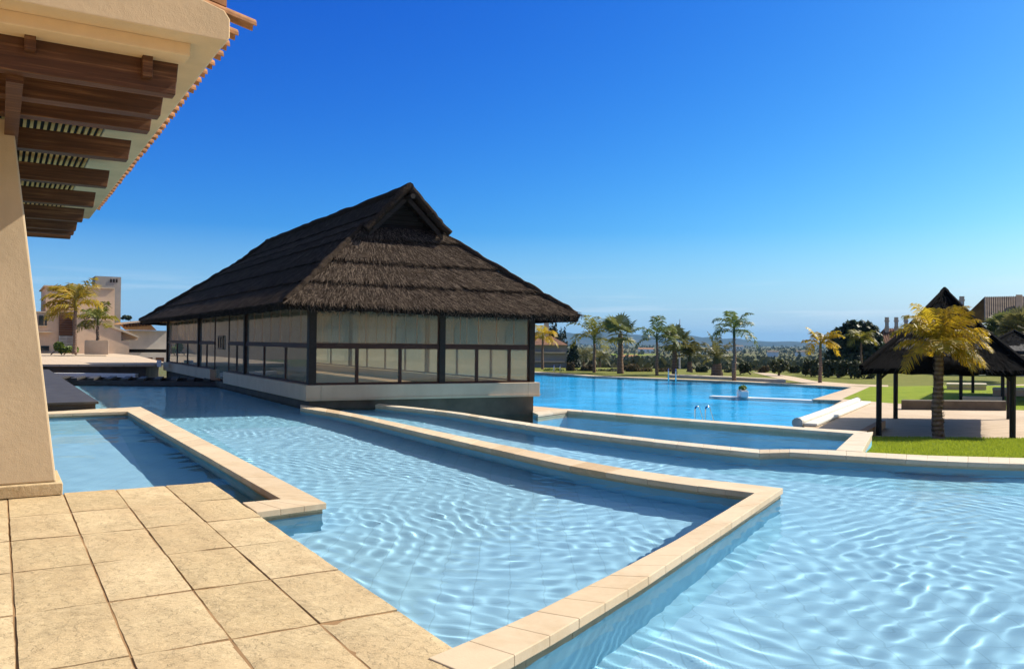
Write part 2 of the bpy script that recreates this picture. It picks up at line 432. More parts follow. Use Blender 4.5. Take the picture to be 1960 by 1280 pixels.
# back arm runs parallel to B from the corner to the dark low wall
w_ = (Lo[0]-Li[0]).dot(A)
ba_i = [Li[0]-B*2.2, Li[0]]; ba_o = [Li[0]-B*2.2+A*.42, Lo[0].copy()]
coping_run(cb, ba_i, ba_o, 4); wall_run(wb, ba_i, ba_o, ZF-.2, n=2)
fa_i = [Li[-1]-B*1.1, Li[-1]]; fa_o = [Lo[-1]-B*1.35, Lo[-1]]
fa_o[0] = P(470, 982.5, 0)
def clip_terrace(a_, b_):
    u0, u1 = tinv(a_)[0], tinv(b_)[0]; return b_.lerp(a_, (u1-ue-.01)/(u1-u0))
fa_i[0] = clip_terrace(*fa_i); fa_o[0] = clip_terrace(*fa_o)
coping_run(cb, fa_i, fa_o, 1); wall_run(wb, fa_i, fa_o, ZF-.2, n=2)
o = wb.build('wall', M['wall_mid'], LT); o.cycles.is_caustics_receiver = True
stone_band(wb, cb); cb.build('coping', M['coping'], LT, bevel=.006)
# curved far wall and the long near wall of the middle pool
c1_far = pxl([(575, 774.5), (593, 777), (654, 786), (794, 815.4), (896, 837.4), (1006, 859.5), (1074, 874), (1209.6, 900), (1366, 919), (1499, 934)], 0)
c1_near = pxl([(575, 780), (593, 783.7), (634, 788.5), (703, 803), (808, 828), (915, 852.6), (981.5, 867), (1053.5, 884), (1182, 909), (1331, 930), (1444, 943)], 0)
c1_far = smooth_line(resample(c1_far, 40), 6); c1_near = smooth_line(resample(c1_near, 40), 6)
MT = thing('pool_wall', 'curved sandstone coped wall between the middle pool and the pool beyond it', 'pool wall', c1_near[20])
cb = MB(); wb = MB(); coping_run(cb, c1_near, c1_far, 20, sub=2); wall_run(wb, c1_near, c1_far, ZF-.2, n=40)
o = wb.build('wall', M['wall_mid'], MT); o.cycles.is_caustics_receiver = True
stone_band(wb, cb); cb.build('coping', M['coping'], MT, bevel=.006)
lg_in = pxl([(1444, 943), (1289, 1035), (1192, 1087), (999.7, 1182.7), (880, 1233)], 0)
lg_out = pxl([(1499, 934), (1334.5, 1042), (1235.7, 1107), (1064, 1210), (930, 1283)], 0)
lg_in[-1] += (lg_in[-1]-lg_in[-2]).normalized()*.25
lg_out[-1] += (lg_out[-1]-lg_out[-2]).normalized()*.10
g0 = (lg_in[0]-lg_in[1]).normalized()*-.004
NTg = thing('pool_wall', 'straight sandstone coped wall running from the stone terrace to the pointed corner', 'pool wall', lg_in[2])
cb = MB(); wb = MB()
i2 = [lg_in[0]+g0]+lg_in[1:]; o2 = [lg_out[0]+g0]+lg_out[1:]
coping_run(cb, i2, o2, 6, sub=3); wall_run(wb, i2, o2, ZF-.2, n=12)
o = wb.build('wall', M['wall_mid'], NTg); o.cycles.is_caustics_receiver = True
stone_band(wb, cb); cb.build('coping', M['coping'], NTg, bevel=.006)
# second curved wall
c2_far = [(725, 772.0), (813.4, 781), (877, 788), (980, 804), (1083.6, 819), (1163.5, 829.5), (1285, 843.5), (1394, 854), (1453.5, 859.5)]
c2_near = [(718, 774.6), (813.4, 784), (863, 789.5), (980, 809), (1083.6, 825.5), (1157.6, 834), (1276, 848.5), (1388, 860.6), (1453.5, 866.5)]
c2f = smooth_line(resample(pxl(c2_far, 0), 40), 5); c2n = smooth_line(resample(pxl(c2_near, 0), 40), 5)
c2f2 = pxl([(1511, 859), (1598, 861), (1648, 864.5), (1777, 871), (1960, 876), (2200, 880)], 0)
c2n2 = pxl([(1511, 865), (1637, 872.5), (1777, 881), (1914, 886.5), (2000, 888.5), (2200, 892)], 0)
CT = thing('pool_wall', 'long curved stone coped wall across the middle in front of the sloping grass', 'pool wall', c2n[20])
cb = MB(); wb = MB()
coping_run(cb, c2n, c2f, 24, sub=2); wall_run(wb, c2n, c2f, ZF-.2, n=40)
coping_run(cb, [c2n[-1], c2n2[0]], [c2f[-1], c2f2[0]], 1); wall_run(wb, [c2n[-1], c2n2[0]], [c2f[-1], c2f2[0]], ZF-.2, n=2)
coping_run(cb, c2n2, c2f2, 6, sub=3); wall_run(wb, c2n2, c2f2, ZF-.2, n=16)
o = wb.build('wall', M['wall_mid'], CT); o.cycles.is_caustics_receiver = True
stone_band(wb, cb); cb.build('coping', M['coping_pale'], CT, bevel=.006)
# third wall, at the edge of the big pool
Z3 = -.30; Z3W = -.40
c3_near = pxl([(1030, 793.2), (1086, 785.6), (1300, 804), (1560, 823.6), (1634, 829.5)], Z3)
c3_far = pxl([(1020, 789), (1083, 781.8), (1300, 800), (1560, 819), (1660, 825.5)], Z3)
TT3 = thing('pool_wall', 'low pale stone coped wall between the cascade pool and the big blue pool', 'pool wall', c3_near[2])
cb = MB(); wb = MB()
coping_run(cb, c3_near[:2], c3_far[:2], 2, sub=1); coping_run(cb, c3_near[1:], c3_far[1:], 14, sub=1)
wall_run(wb, c3_near[:2], c3_far[:2], -2.8, n=2, inset=.04); wall_run(wb, c3_near[1:], c3_far[1:], -2.8, n=10, inset=.04)
arm_in = [P(1634, 829.5, Z3), P(1600, 860.5, -.005)]; arm_out = [P(1671, 825.5, Z3), P(1650, 863.8, -.005)]
coping_run(cb, arm_in, arm_out, 4, sub=1); wall_run(wb, arm_in, arm_out, ZF-.2, n=3)
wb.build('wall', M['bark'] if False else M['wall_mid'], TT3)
stone_band(wb, cb); cb.build('coping', M['coping_pale'], TT3, bevel=.006)

# ------------------------------------------------------------------ water and pool floors
def inside_mask(poly, X, Y):
    m = np.zeros(X.shape, bool); n = len(poly); j = n-1
    for i in range(n):
        xi, yi = poly[i][0], poly[i][1]; xj, yj = poly[j][0], poly[j][1]
        c = ((yi > Y) != (yj > Y)) & (X < (xj-xi)*(Y-yi)/(yj-yi+1e-12)+xi)
        m ^= c; j = i
    return m
def waves(seed, comps):
    r = np.random.RandomState(seed); w = []
    for lam, amp, n in comps:
        for _ in range(n):
            th = r.uniform(0, 2*np.pi); l = lam*r.uniform(.7, 1.4); w.append((2*np.pi/l*np.cos(th), 2*np.pi/l*np.sin(th), r.uniform(0, 6.28), amp*l/lam/np.sqrt(n)))
    return w
def water_grid(name, poly, z, cell, wv, fade=None):
    xs = [p[0] for p in poly]; ys = [p[1] for p in poly]
    x0, x1, y0, y1 = min(xs), max(xs), min(ys), max(ys)
    nx = int((x1-x0)/cell)+2; ny = int((y1-y0)/cell)+2
    X, Y = np.meshgrid(x0+cell*np.arange(nx), y0+cell*np.arange(ny))
    Wx = X+.35*np.sin(Y*.9+1.3)+.2*np.sin(Y*2.1+X*.7); Wy = Y+.35*np.sin(X*.8+.4)+.2*np.sin(X*1.9-Y*.6)
    Zz = np.zeros_like(X)
    for kx, ky, ph, a_ in wv: Zz += a_*np.sin(kx*Wx+ky*Wy+ph)
    Zz += z
    m = inside_mask(poly, X[:-1, :-1]+cell/2, Y[:-1, :-1]+cell/2)
    idx = np.arange(nx*ny).reshape(ny, nx)
    q = np.stack([idx[:-1, :-1][m], idx[:-1, 1:][m], idx[1:, 1:][m], idx[1:, :-1][m]], 1)
    used = np.unique(q); re = np.full(nx*ny, -1); re[used] = np.arange(len(used)); q = re[q]
    co = np.stack([X.ravel()[used], Y.ravel()[used], Zz.ravel()[used]], 1)
    me = bpy.data.meshes.new(name); me.vertices.add(len(co)); me.vertices.foreach_set('co', co.astype(np.float32).ravel())
    me.loops.add(q.size); me.loops.foreach_set('vertex_index', q.astype(np.int32).ravel())
    me.polygons.add(len(q)); me.polygons.foreach_set('loop_start', (np.arange(len(q))*4).astype(np.int32))
    me.polygons.foreach_set('use_smooth', np.ones(len(q), bool))
    me.update(calc_edges=True); me.validate()
    me.materials.append(M['water']); o = bpy.data.objects.new(name, me); COL.objects.link(o)
    tag(o, kind='structure'); o.cycles.is_caustics_caster = True
    return o
def mid(a_, b_): return [(x+y)/2 for x, y in zip(a_, b_)]
def xy(l): return [(p.x, p.y) for p in l]
c1m = [(x+y)/2 for x, y in zip(c1_near, c1_far)]; lgm = mid(lg_in, lg_out)
Lm = mid(Li, Lo); ba_m = mid(ba_i, ba_o); fa_m = mid(fa_i, fa_o)
# pavilion frame is needed for the pool edge
PC = PD(591, 737, 21.3)
ZP = PC.z
PL = Vector((-17.0, 41.1, 0)); PRt = Vector((.676, 24.05, 0))
PU = (PL-V3(PC, 0)); PLEN = PU.length; PU.normalize()
PV = (PRt-V3(PC, 0)); PWID = PV.length; PV.normalize()
def W(s, w, z): return Vector((PC.x+PU.x*s+PV.x*w, PC.y+PU.y*s+PV.y*w, z))
lw_fr = P(183, 768, .17)                        # front right corner of the dark low wall
br0 = P(140, 735.5, ZW); br1 = P(425, 735.5, ZW)
mid_poly = xy([tg(ue-.25, 9), tg(ue-.25, ve+.6), fa_m[0]-B*.3, fa_m[1], Lm[0], ba_m[0], lw_fr+A*.4-B*.3, lw_fr+A*17-B*.3, br0+A*.6, br1+A*.6, W(9, .3, 0), W(.2, .3, 0)]+c1m+lgm+[lgm[-1]+(lgm[-1]-lgm[-2]).normalized()*.6])
WV = waves(3, [(2.4, .0006, 6), (.95, .0008, 8), (.225, .00105, 24), (.6, .0006, 8)])
water_grid('pool_water', mid_poly, ZW, .023, WV)
left_poly = xy([tg(-16, ve+.1), tg(ue-.1, ve+.1), tg(ue-.1, ve+1.6), fa_m[0], fa_m[1], Lm[0], ba_m[0], lw_fr+A*.2-B*.4, lw_fr+A*.2-B*6])
water_grid('pool_water', left_poly, ZW, .06, waves(5, [(1.9, .0022, 6), (.9, .0014, 8), (.42, .0006, 8)]))
c2m = [(x+y)/2 for x, y in zip(c2n, c2f)]; c2m2 = mid(c2n2, c2f2)
right_poly = xy(lgm[::-1]+c1m[::-1]+[W(.3, .2, 0), W(.3, 2.6, 0)]+c2m+c2m2+[Vector((18, 11, 0)), Vector((14, 2.4, 0)), Vector((.2, 2.4, 0)), lgm[-1]+Vector((.05, -.9, 0))])
water_grid('pool_water', right_poly, ZW-.005, .023, waves(11, [(2.4, .0006, 6), (.98, .0008, 8), (.235, .00115, 24), (.62, .0006, 8)]))
def flat(name, poly, z, m, rec=False, kind='structure'):
    bm = MB(); n = len(poly)
    a_ = sum(poly[i][0]*poly[(i+1) % n][1]-poly[(i+1) % n][0]*poly[i][1] for i in range(n))
    if a_ < 0: poly = poly[::-1]
    bm.face([(p[0], p[1], z) for p in poly]); o = bm.build(name, m)
    tag(o, kind=kind)
    if rec: o.cycles.is_caustics_receiver = True
    return o
flat('pool_floor', mid_poly, ZF, M['floor_mid'], True)
flat('pool_floor', left_poly, ZF, M['floor_mid'], True)
flat('pool_floor', right_poly, ZF, M['floor_mid'], True)
def panel(lst, z=ZF+.004): return xy([PR(x, y, ZW, z) for x, y in lst])
flat('pool_floor_panel', panel([(386, 822), (500, 818.5), (604, 815), (731, 850), (835, 880), (946, 908), (1157, 955), (1359, 990), (1330, 1030), (1050, 1175), (880, 1255), (620, 1090), (505, 1010), (520, 985), (590, 985), (604, 1012), (608, 968)]), ZF+.004, M['floor_pale'], True)
flat('pool_floor_panel', panel([(60, 833), (230, 831), (292, 937), (300, 955), (40, 985)]), ZF+.004, M['floor_pale'], True)
flat('pool_floor_panel', panel([(790, 811), (833, 811), (1100, 859), (1400, 908), (1648, 933), (1960, 949), (2250, 957), (2250, 1600), (1000, 1600), (1010, 1440), (1192, 1276), (1324, 1165), (1497, 1026), (1490, 955), (1366, 938), (1209, 915), (1006, 868), (900, 840)]), ZF+.004, M['floor_pale'], True)

# cascade pool (third) and the big pool beyond it
ZB = -1.12; ZG = -1.05
c3m = mid(c3_near, c3_far); armm = mid(arm_in, arm_out)
p3 = xy(c2m+[c2m2[0], armm[1], armm[0]]+c3m[::-1][1:]+[W(.3, PWID-.2, 0), W(.3, 3, 0)])
flat('pool_water', p3, Z3W, M['water_mid']); flat('pool_floor', p3, -1.2, M['floor_mid'])
big_px = [(700, 700), (1013, 713), (1137, 721.5), (1300, 727.5), (1405, 731.5), (1519, 737), (1630, 743), (1554, 767), (1613, 768.5), (1530, 813)]
big = [P(x, y, ZB) for x, y in big_px]
nr = c3m[3]; big_poly = xy(big)+xy([P(1500, 822, ZB), c3m[2]+Vector((.15, .3, 0)), c3m[1]+Vector((.2, .5, 0)), W(3, PWID+.6, 0), W(PLEN+10, PWID+3, 0)])
flat('pool_water', big_poly, ZB, M['water_far']); flat('pool_floor', big_poly, ZB-.12, M['floor_far'])

# ------------------------------------------------------------------ ground round the big pool
def px_poly(l, z): return [(p.x, p.y) for p in (P(x, y, z) for x, y in l)]
def ground_slab(name, poly, z, m, depth=1.9):
    bm = MB(); bm.prism(poly, z-depth, z); return tag(bm.build(name, m), kind='structure')
bfar = [(p.x, p.y) for p in big[:7]]
outer = [(-16, 97), (8, 92), (22, 88), (42, 80), (60, 70)]
edge_in = [(x, y) for x, y in bfar]
# stone rim on the far side, lawn behind it
def off(poly, d):
    out = []
    for i, p in enumerate(poly):
        a_ = poly[max(i-1, 0)]; b_ = poly[min(i+1, len(poly)-1)]; t = Vector((b_[0]-a_[0], b_[1]-a_[1])).normalized()
        out.append((p[0]-t.y*d, p[1]+t.x*d))
    return out
rim = off(bfar, 1.3)
ground_slab('pool_rim_path', bfar+rim[::-1], ZG, M['deck'])
ground_slab('lawn', rim+outer[::-1], ZG, M['lawn_dry'])
# paved deck to the right of the big pool and under the huts
deck_poly = [bfar[6], rim[6], outer[4], (75, 60), (60, 24), (26, 15)]+px_poly([(1960, 880), (1650, 880)], 0)[0:0]
q1 = P(1674, 826, ZG+.1)
deck_poly = [bfar[6], rim[6], outer[4], (75, 60), (60, 20), (14.5, 19), (9.6, 19.4), (8.1, 20.6)]+xy([P(1530, 813, ZB), P(1613, 768.5, ZB), P(1554, 767, ZB)])
ground_slab('paved_deck', deck_poly, ZG, M['deck'])
flat('lawn', px_poly([(1612, 763), (1665, 740), (1785, 738), (1900, 737.5), (2100, 738), (2300, 790), (1960, 785), (1701, 771)], ZG+.004), ZG+.004, M['lawn'])
path = px_poly([(1440, 712), (1475, 714), (1520, 721), (1560, 729), (1640, 735), (1700, 737), (1700, 740), (1560, 737), (1530, 731), (1480, 722)], ZG+.006)
flat('garden_path', path, ZG+.006, M['deck'])
# deck corner between the pavilion and the big pool
dk = [W(0, PWID-.05, 0), W(3.2, PWID-.05, 0), W(3.2, PWID+.55, 0)]+[c3_far[1], c3_far[0]]
ground_slab('paved_deck', xy(dk), Z3-.012, M['deck'], 2.6)
# grass bank sloping from the curved wall down to the hut
def bank():
    near = resample(c2f2[2:], 24); bm = MB(); rows = 26
    g = []
    for r_ in range(rows+1):
        f = r_/rows; row = []
        for i, p in enumerate(near):
            D = p.y+(25.0-p.y)*f; x = p.x*D/p.y
            z = -.10+(-.97)*(f**.8)+.02*noise.noise(Vector((x*1.5, D*1.5, 0)))
            row.append((x, D, z))
        g.append(row)
    for r_ in range(rows):
        for i in range(24): bm.face([g[r_][i], g[r_][i+1], g[r_+1][i+1], g[r_+1][i]])
    return bm
bm = bank(); lawnbank = tag(bm.build('lawn', M['lawn'], smooth=True), kind='structure')
# blades of grass on the bank
bm = MB(); near = c2f2[2:]
for _ in range(42000):
    px = rng.uniform(1640, 2010); D = rng.uniform(13.2, 25); f = None
    x = (px-980)/F*D; p0 = near[0]
    # depth of the wall's back edge at this bearing
    b_ = (px-980)/F
    dn = None
    for a0, a1 in zip(near, near[1:]):
        t0, t1 = a0.x/a0.y, a1.x/a1.y
        if t0 <= b_ <= t1: dn = a0.y+(a1.y-a0.y)*(b_-t0)/(t1-t0)
    if dn is None or D < dn+.02: continue
    f = (D-dn)/(25.0-dn); z = -.10-.97*(f**.8)
    if z < ZG+.0: continue
    a_ = rng.uniform(0, 6.28); h = rng.uniform(.03, .075); w = rng.uniform(.006, .012)
    dx, dy = math.cos(a_)*w, math.sin(a_)*w; lx, ly = rng.uniform(-.03, .03), rng.uniform(-.03, .03)
    bm.face([(x-dx, D-dy, z), (x+dx, D+dy, z), (x+lx, D+ly, z+h)], rng.random())
M['blade'] = leafm('grass_blade', (.22, .29, .015), (.42, .48, .04), .4, .6)
tag(bm.build('grass', M['blade']), kind='stuff')

# ------------------------------------------------------------------ thatched glass pavilion
PAV = thing('thatched_pavilion', 'large glass walled pavilion with dark thatched roof standing in the pools', 'pavilion', W(0, 0, -.14))
def wbox(bm, s0, s1, w0, w1, z0, z1, tint=.5):
    bm.hexa([W(s0, w0, z0), W(s0, w1, z0), W(s1, w1, z0), W(s1, w0, z0)], [W(s0, w0, z1), W(s0, w1, z1), W(s1, w1, z1), W(s1, w0, z1)], tint)
LL, WD = PLEN, PWID
sD0, sD1 = 9.6, 11.9                            # the door gap in the long side
zb0 = ZP-.40                                    # underside of the cream band
b = MB(); wbox(b, .03, LL-.03, .03, WD-.03, -2.7, zb0-.002)
o = b.build('base_wall', M['darkwall'], PAV); o.cycles.is_caustics_receiver = True
b = MB()
T_ = .28
wbox(b, -.10, LL+.1, WD-T_, WD+.10, zb0, ZP); wbox(b, LL-T_, LL+.1, T_+.002, WD-T_-.002, zb0, ZP)
wbox(b, -.10, T_, T_+.002, WD-T_-.002, zb0, ZP)
wbox(b, -.10, sD0, -.10, T_, zb0, ZP); wbox(b, sD1, LL+.1, -.10, T_, zb0, ZP)
wbox(b, -.13, T_, -.13, WD+.13, zb0-.0, zb0+.03) if False else None
o = b.build('plinth_band', M['cream'], PAV, bevel=.012); o.cycles.is_caustics_receiver = True
b = MB(); wbox(b, -.125, -.101, -.125, WD+.12, zb0+.05, zb0+.065); o = b.build('plinth_ledge', M['cream'], PAV)
b = MB(); wbox(b, T_+.003, LL-T_-.003, T_+.003, WD-T_-.003, zb0, zb0+.10)
t = NT('terracotta_floor'); br = t.n('ShaderNodeTexBrick'); br.offset = 0; br.inputs['Scale'].default_value = 1.0
br.inputs['Brick Width'].default_value = .45; br.inputs['Row Height'].default_value = .45; br.inputs['Mortar Size'].default_value = .008
br.inputs['Color1'].default_value = (.52, .34, .22, 1); br.inputs['Color2'].default_value = (.46, .29, .18, 1); br.inputs['Mortar'].default_value = (.25, .16, .1, 1)
t.l(t.mapped((1, 1, 1), (0, 0, R(31))), br.inputs['Vector']); M['terracotta'] = t.done(br.outputs[0], .35, None, .4)
b.build('floor', M['terracotta'], PAV)
ZT = ZP+2.52
sP = [0, 7.05, 15.0, LL]                        # post lines along the long side
wP = [0, 3.62, WD]
PW = .085
def post(s, w, big=1.0):
    b = MB(); wbox(b, s-PW*big, s+PW*big, w-PW*big, w+PW*big, ZP+.003, ZT+.12); b.build('post', M['frame'], PAV, bevel=.01)
cs = .09; fL, fW = LL-.09, WD-.09
SS = [cs, sP[1], sP[2], fL]; WW = [cs, wP[1], fW]
for s_ in SS: post(s_, cs, 1.15 if s_ == cs else 1); post(s_, fW)
post(cs, WW[1]); post(fL, WW[1])
b = MB()
for w_ in (cs, fW): wbox(b, cs+.1, fL-.1, w_-.07, w_+.07, ZT-.03, ZT+.11)
for s_ in (cs, fL): wbox(b, s_-.07, s_+.07, cs+.1, fW-.1, ZT-.03, ZT+.11)
b.build('wall_plate', M['frame'], PAV)
ZR = ZP+.98
def bay(along, fixed, a0, a1, mull, edges, rail=True):
    """one glazed bay between two posts: frame, mullions, glass"""
    f = MB(); g = MB(); e = MB(); a0 += PW+.004; a1 -= PW+.004
    def bx(m, p0, p1, d, z0, z1):
        if along == 's': wbox(m, p0, p1, fixed-d, fixed+d, z0, z1)
        else: wbox(m, fixed-d, fixed+d, p0, p1, z0, z1)
    bx(f, a0, a1, .045, ZR-.045, ZR+.045); bx(f, a0, a1, .035, ZP+.003, ZP+.05); bx(f, a0, a1, .03, ZR+.047, ZR+.09)
    for m_ in mull: bx(f, m_-.04, m_+.04, .032, ZP+.052, ZR-.047)
    bx(f, a0, a1, .03, ZT-.075, ZT-.032)
    bx(f, a0, a0+.022, .028, ZP+.051, ZT-.076); bx(f, a1-.022, a1, .028, ZP+.051, ZT-.076)
    o = f.build('window_frame', M['rail'], PAV)
    cuts = [a0]+list(mull)+[a1]
    for c0, c1 in zip(cuts, cuts[1:]):
        q0 = c0+(.042 if c0 != a0 else .024); q1 = c1-(.042 if c1 != a1 else .024)
        bx(g, q0, q1, .004, ZP+.054, ZR-.049)
    ee = [a0]+list(edges)+[a1]
    for c0, c1 in zip(ee, ee[1:]): bx(g, c0+(.007 if c0 != a0 else .024), c1-(.007 if c1 != a1 else .024), .005, ZR+.092, ZT-.078)
    g.build('pane', M['pane'], o)
    for c0 in edges:
        e = MB(); bx(e, c0-.005, c0+.005, .007, ZR+.092, ZT-.078); e.build('joint', M['copper'], o)
    return o
M['copper'] = plain('amber_glass_edge', (.50, .24, .12), .4)
def spread(a0, a1, n): return [a0+(a1-a0)*k/n for k in range(1, n)]
for fx in (cs, fW):
    bay('s', fx, SS[0], SS[1], spread(SS[0], SS[1], 3), spread(SS[0], SS[1], 7))
    if fx == cs:
        # bay with the glass door
        bay('s', fx, SS[1], sD0-.02+PW, spread(SS[1], sD0, 2), [8.4]); bay('s', fx, sD1+.02-PW, SS[2], spread(sD1, SS[2], 2), spread(sD1, SS[2], 3))
    else: bay('s', fx, SS[1], SS[2], spread(SS[1], SS[2], 4), spread(SS[1], SS[2], 8))
    bay('s', fx, SS[2], SS[3], spread(SS[2], SS[3], 3), spread(SS[2], SS[3], 6))
for fx in (cs, fL):
    bay('w', fx, WW[0], WW[1], spread(WW[0], WW[1], 3), spread(WW[0], WW[1], 5))
    bay('w', fx, WW[1], WW[2], [WW[1]+1.05, WW[1]+2.05], spread(WW[1], WW[2], 5))
g = MB(); wbox(g, sD0+.01, sD1-.01, cs-.006, cs+.006, zb0+.10, ZT-.035)
door = g.build('door', M['pane'], PAV)
h = MB(); sx = sD0+.75
for s0, s1, z0, z1 in ((sx, sx+.05, ZP+.78, ZP+1.28), (sx+.40, sx+.45, ZP+.78, ZP+1.28), (sx+.80, sx+.85, ZP+.78, ZP+1.28), (sx+.052, sx+.80, ZP+1.23, ZP+1.28), (sx+.052, sx+.80, ZP+.78, ZP+.83)):
    if s0 == sx+.40: z0, z1 = z0+.052, z1-.052
    wbox(h, s0, s1, cs-.06, cs-.02, z0, z1)
h.build('handle', M['black'], door)
# roof surfaces
OV = .86; ZE, ZM, ZRG = ZP+2.00, ZP+4.40, ZP+5.46
wc = WD/2; HW = wc+OV; GW = 1.12
ZER = ZE-.16
s_g, s_r0, s_r1 = 2.05, 1.45, 16.9
s_e0, s_e1 = -OV, LL+2.6
s_m1 = s_r1+(LL+OV+.3-s_r1)*(ZRG-ZM)/(ZRG-ZE)
thatch = MB()
def quad_pt(c, a, t_, offn):                    # c: four corners (top0, top1, low0, low1)
    p = (c[0]*(1-a)+c[1]*a)*(1-t_)+(c[2]*(1-a)+c[3]*a)*t_
    p = p.copy(); sag = -.10*math.sin(math.pi*t_); p.z += sag
    return p
roof_planes = []
def roof_plane(top0, top1, low0, low1, cuts, na, key, dens, blades=None, skew=0.25):
    c = (top0, top1, low0, low1)
    nrm = (top1-top0).cross(low0-top0) if (top1-top0).length > .01 else (low1-low0).cross(top0-low0)*-1
    nrm.normalize()
    if nrm.z < 0: nrm = -nrm
    TH = .075 if key == 'front' else .045
    for i in range(len(cuts)-1):
        t0, t1 = cuts[i], cuts[i+1]; nb = 7
        rows = []
        for b_ in range(nb+1):
            f = b_/nb; row = []
            for a_ in range(na+1):
                p = quad_pt(c, a_/na, t0+(t1-t0)*f, 0)
                n_ = .035*noise.noise(p*1.3)+.02*noise.noise(p*5.0)
                lip = .015*noise.noise(Vector((p.x*6, p.y*6, i)))*(1 if b_ == nb else 0)
                p = p+nrm*(.04+TH*f+n_*(.4+.6*f))
                p.z += lip; row.append(p)
            rows.append(row)
        for b_ in range(nb):
            for a_ in range(na):
                thatch.face([rows[b_][a_], rows[b_][a_+1], rows[b_+1][a_+1], rows[b_+1][a_]], .3+.3*rng.random())
        for a_ in range(na):                    # cut end of the course
            p, q = rows[nb][a_], rows[nb][a_+1]; dd = nrm*(TH+.05 if i < len(cuts)-2 else .24)
            thatch.face([p, q, q-dd, p-dd], .05)
        # loose reeds
        wid = ((top1-top0).length+(low1-low0).length)/2; hgt = (low0-top0).length*(t1-t0)
        for _ in range(int(dens*wid*hgt)):
            a_ = rng.random(); f = rng.random()**.85; t_ = t0+(t1-t0)*f
            p = quad_pt(c, a_, t_, 0)+nrm*(.045+TH*f); dn = (quad_pt(c, a_, min(1, t_+.02), 0)-quad_pt(c, a_, t_, 0)).normalized()
            ac = nrm.cross(dn).normalized(); d = (dn+ac*(rng.gauss(skew, .22))+nrm*rng.uniform(.01, .12)).normalized()
            L = rng.uniform(.14, .30); w = rng.uniform(.007, .014)
            sd = d.cross(nrm).normalized()*w
            up = nrm*.012
            e_ = p+d*L
            thatch.face([p-sd+up, p+sd+up, e_+sd*.4+up*.5, e_-sd*.4+up*.5], rng.random())
m0, m1 = wc-GW, wc+GW; e0, e1 = wc-HW, wc+HW
cutsF = [0.0, .14, .42, .70, 1.0]
roof_plane(W(s_g, m0, ZM), W(s_g, m1, ZM), W(s_e0, e0, ZE), W(s_e0, e1, ZER), cutsF, 60, 'front', 700)
roof_plane(W(s_m1, m1, ZM), W(s_m1, m0, ZM), W(s_e1, e1, ZER), W(s_e1, e0, ZE), cutsF, 24, 'rear', 40)
for sg, dens in ((-1, 130), (1, 60)):
    mm = wc+sg*GW; ee = wc+sg*HW; zz = ZER if sg > 0 else ZE
    roof_plane(W(s_g, mm, ZM), W(s_m1, mm, ZM), W(s_e0, ee, zz), W(s_e1, ee, zz), cutsF, 90, 'side', dens, skew=.1)
    roof_plane(W(s_r0, wc, ZRG), W(s_r1, wc, ZRG), W(s_r0-.0, mm, ZM-.02), W(s_m1-.4, mm, ZM-.02), [0, .5, 1.0], 70, 'upper', dens, skew=.1)
roof_plane(W(s_r1, wc, ZRG), W(s_r1, wc, ZRG), W(s_m1, m0, ZM), W(s_m1, m1, ZM), [0, .5, 1.0], 12, 'rearup', 40)
# ridge roll and hip rolls
def roll(p, q, r, n=30):
    pts = [p.lerp(q, k/n)+Vector((rng.uniform(-.02, .02), rng.uniform(-.02, .02), rng.uniform(-.02, .025))) for k in range(n+1)]
    thatch.tube(pts, [r*rng.uniform(.85, 1.15) for _ in pts], 8, .35)
roll(W(s_r0-.04, wc, ZRG+.08), W(s_r1+.1, wc, ZRG+.05), .12)
for sg in (-1, 1): roll(W(s_r1, wc, ZRG+.05), W(s_m1, wc+sg*GW, ZM+.03), .09, 12)
for sg in (-1, 1):
    roll(W(s_g, wc+sg*GW, ZM+.03), W(s_e0+.05, wc+sg*(HW-.05), (ZER if sg > 0 else ZE)+.10), .09)
    roll(W(s_m1, wc+sg*GW, ZM+.03), W(s_e1, wc+sg*HW, ZE+.08), .10)
    roll(W(s_r0, wc+sg*.05, ZRG+.06), W(s_r0, wc+sg*(GW+.12), ZM-.12), .11, 14)
# ragged reed ends along the eaves
def fringe(p, q, nrm, n):
    for _ in range(n):
        x = p.lerp(q, rng.random())+nrm*rng.uniform(-.05, .14); d = (nrm*rng.uniform(.1, .6)+Vector((rng.uniform(-.3, .3), rng.uniform(-.3, .3), -rng.uniform(.4, 1)))).normalized()
        x = x+ZV*rng.uniform(-.12, .12); w = (q-p).normalized()*rng.uniform(.006, .014); e_ = x+d*rng.uniform(.03, .09)
        thatch.face([x-w, x+w, e_], rng.random())
fringe(W(s_e0, e0, ZE), W(s_e0, e1, ZER), -PU, 2600); fringe(W(s_e0, e0, ZE), W(s_e1, e0, ZE), -PV, 3600); fringe(W(s_e0, e1, ZER), W(s_e1, e1, ZER), PV, 900)
ROOF = thatch.build('roof', M['thatch'], PAV)
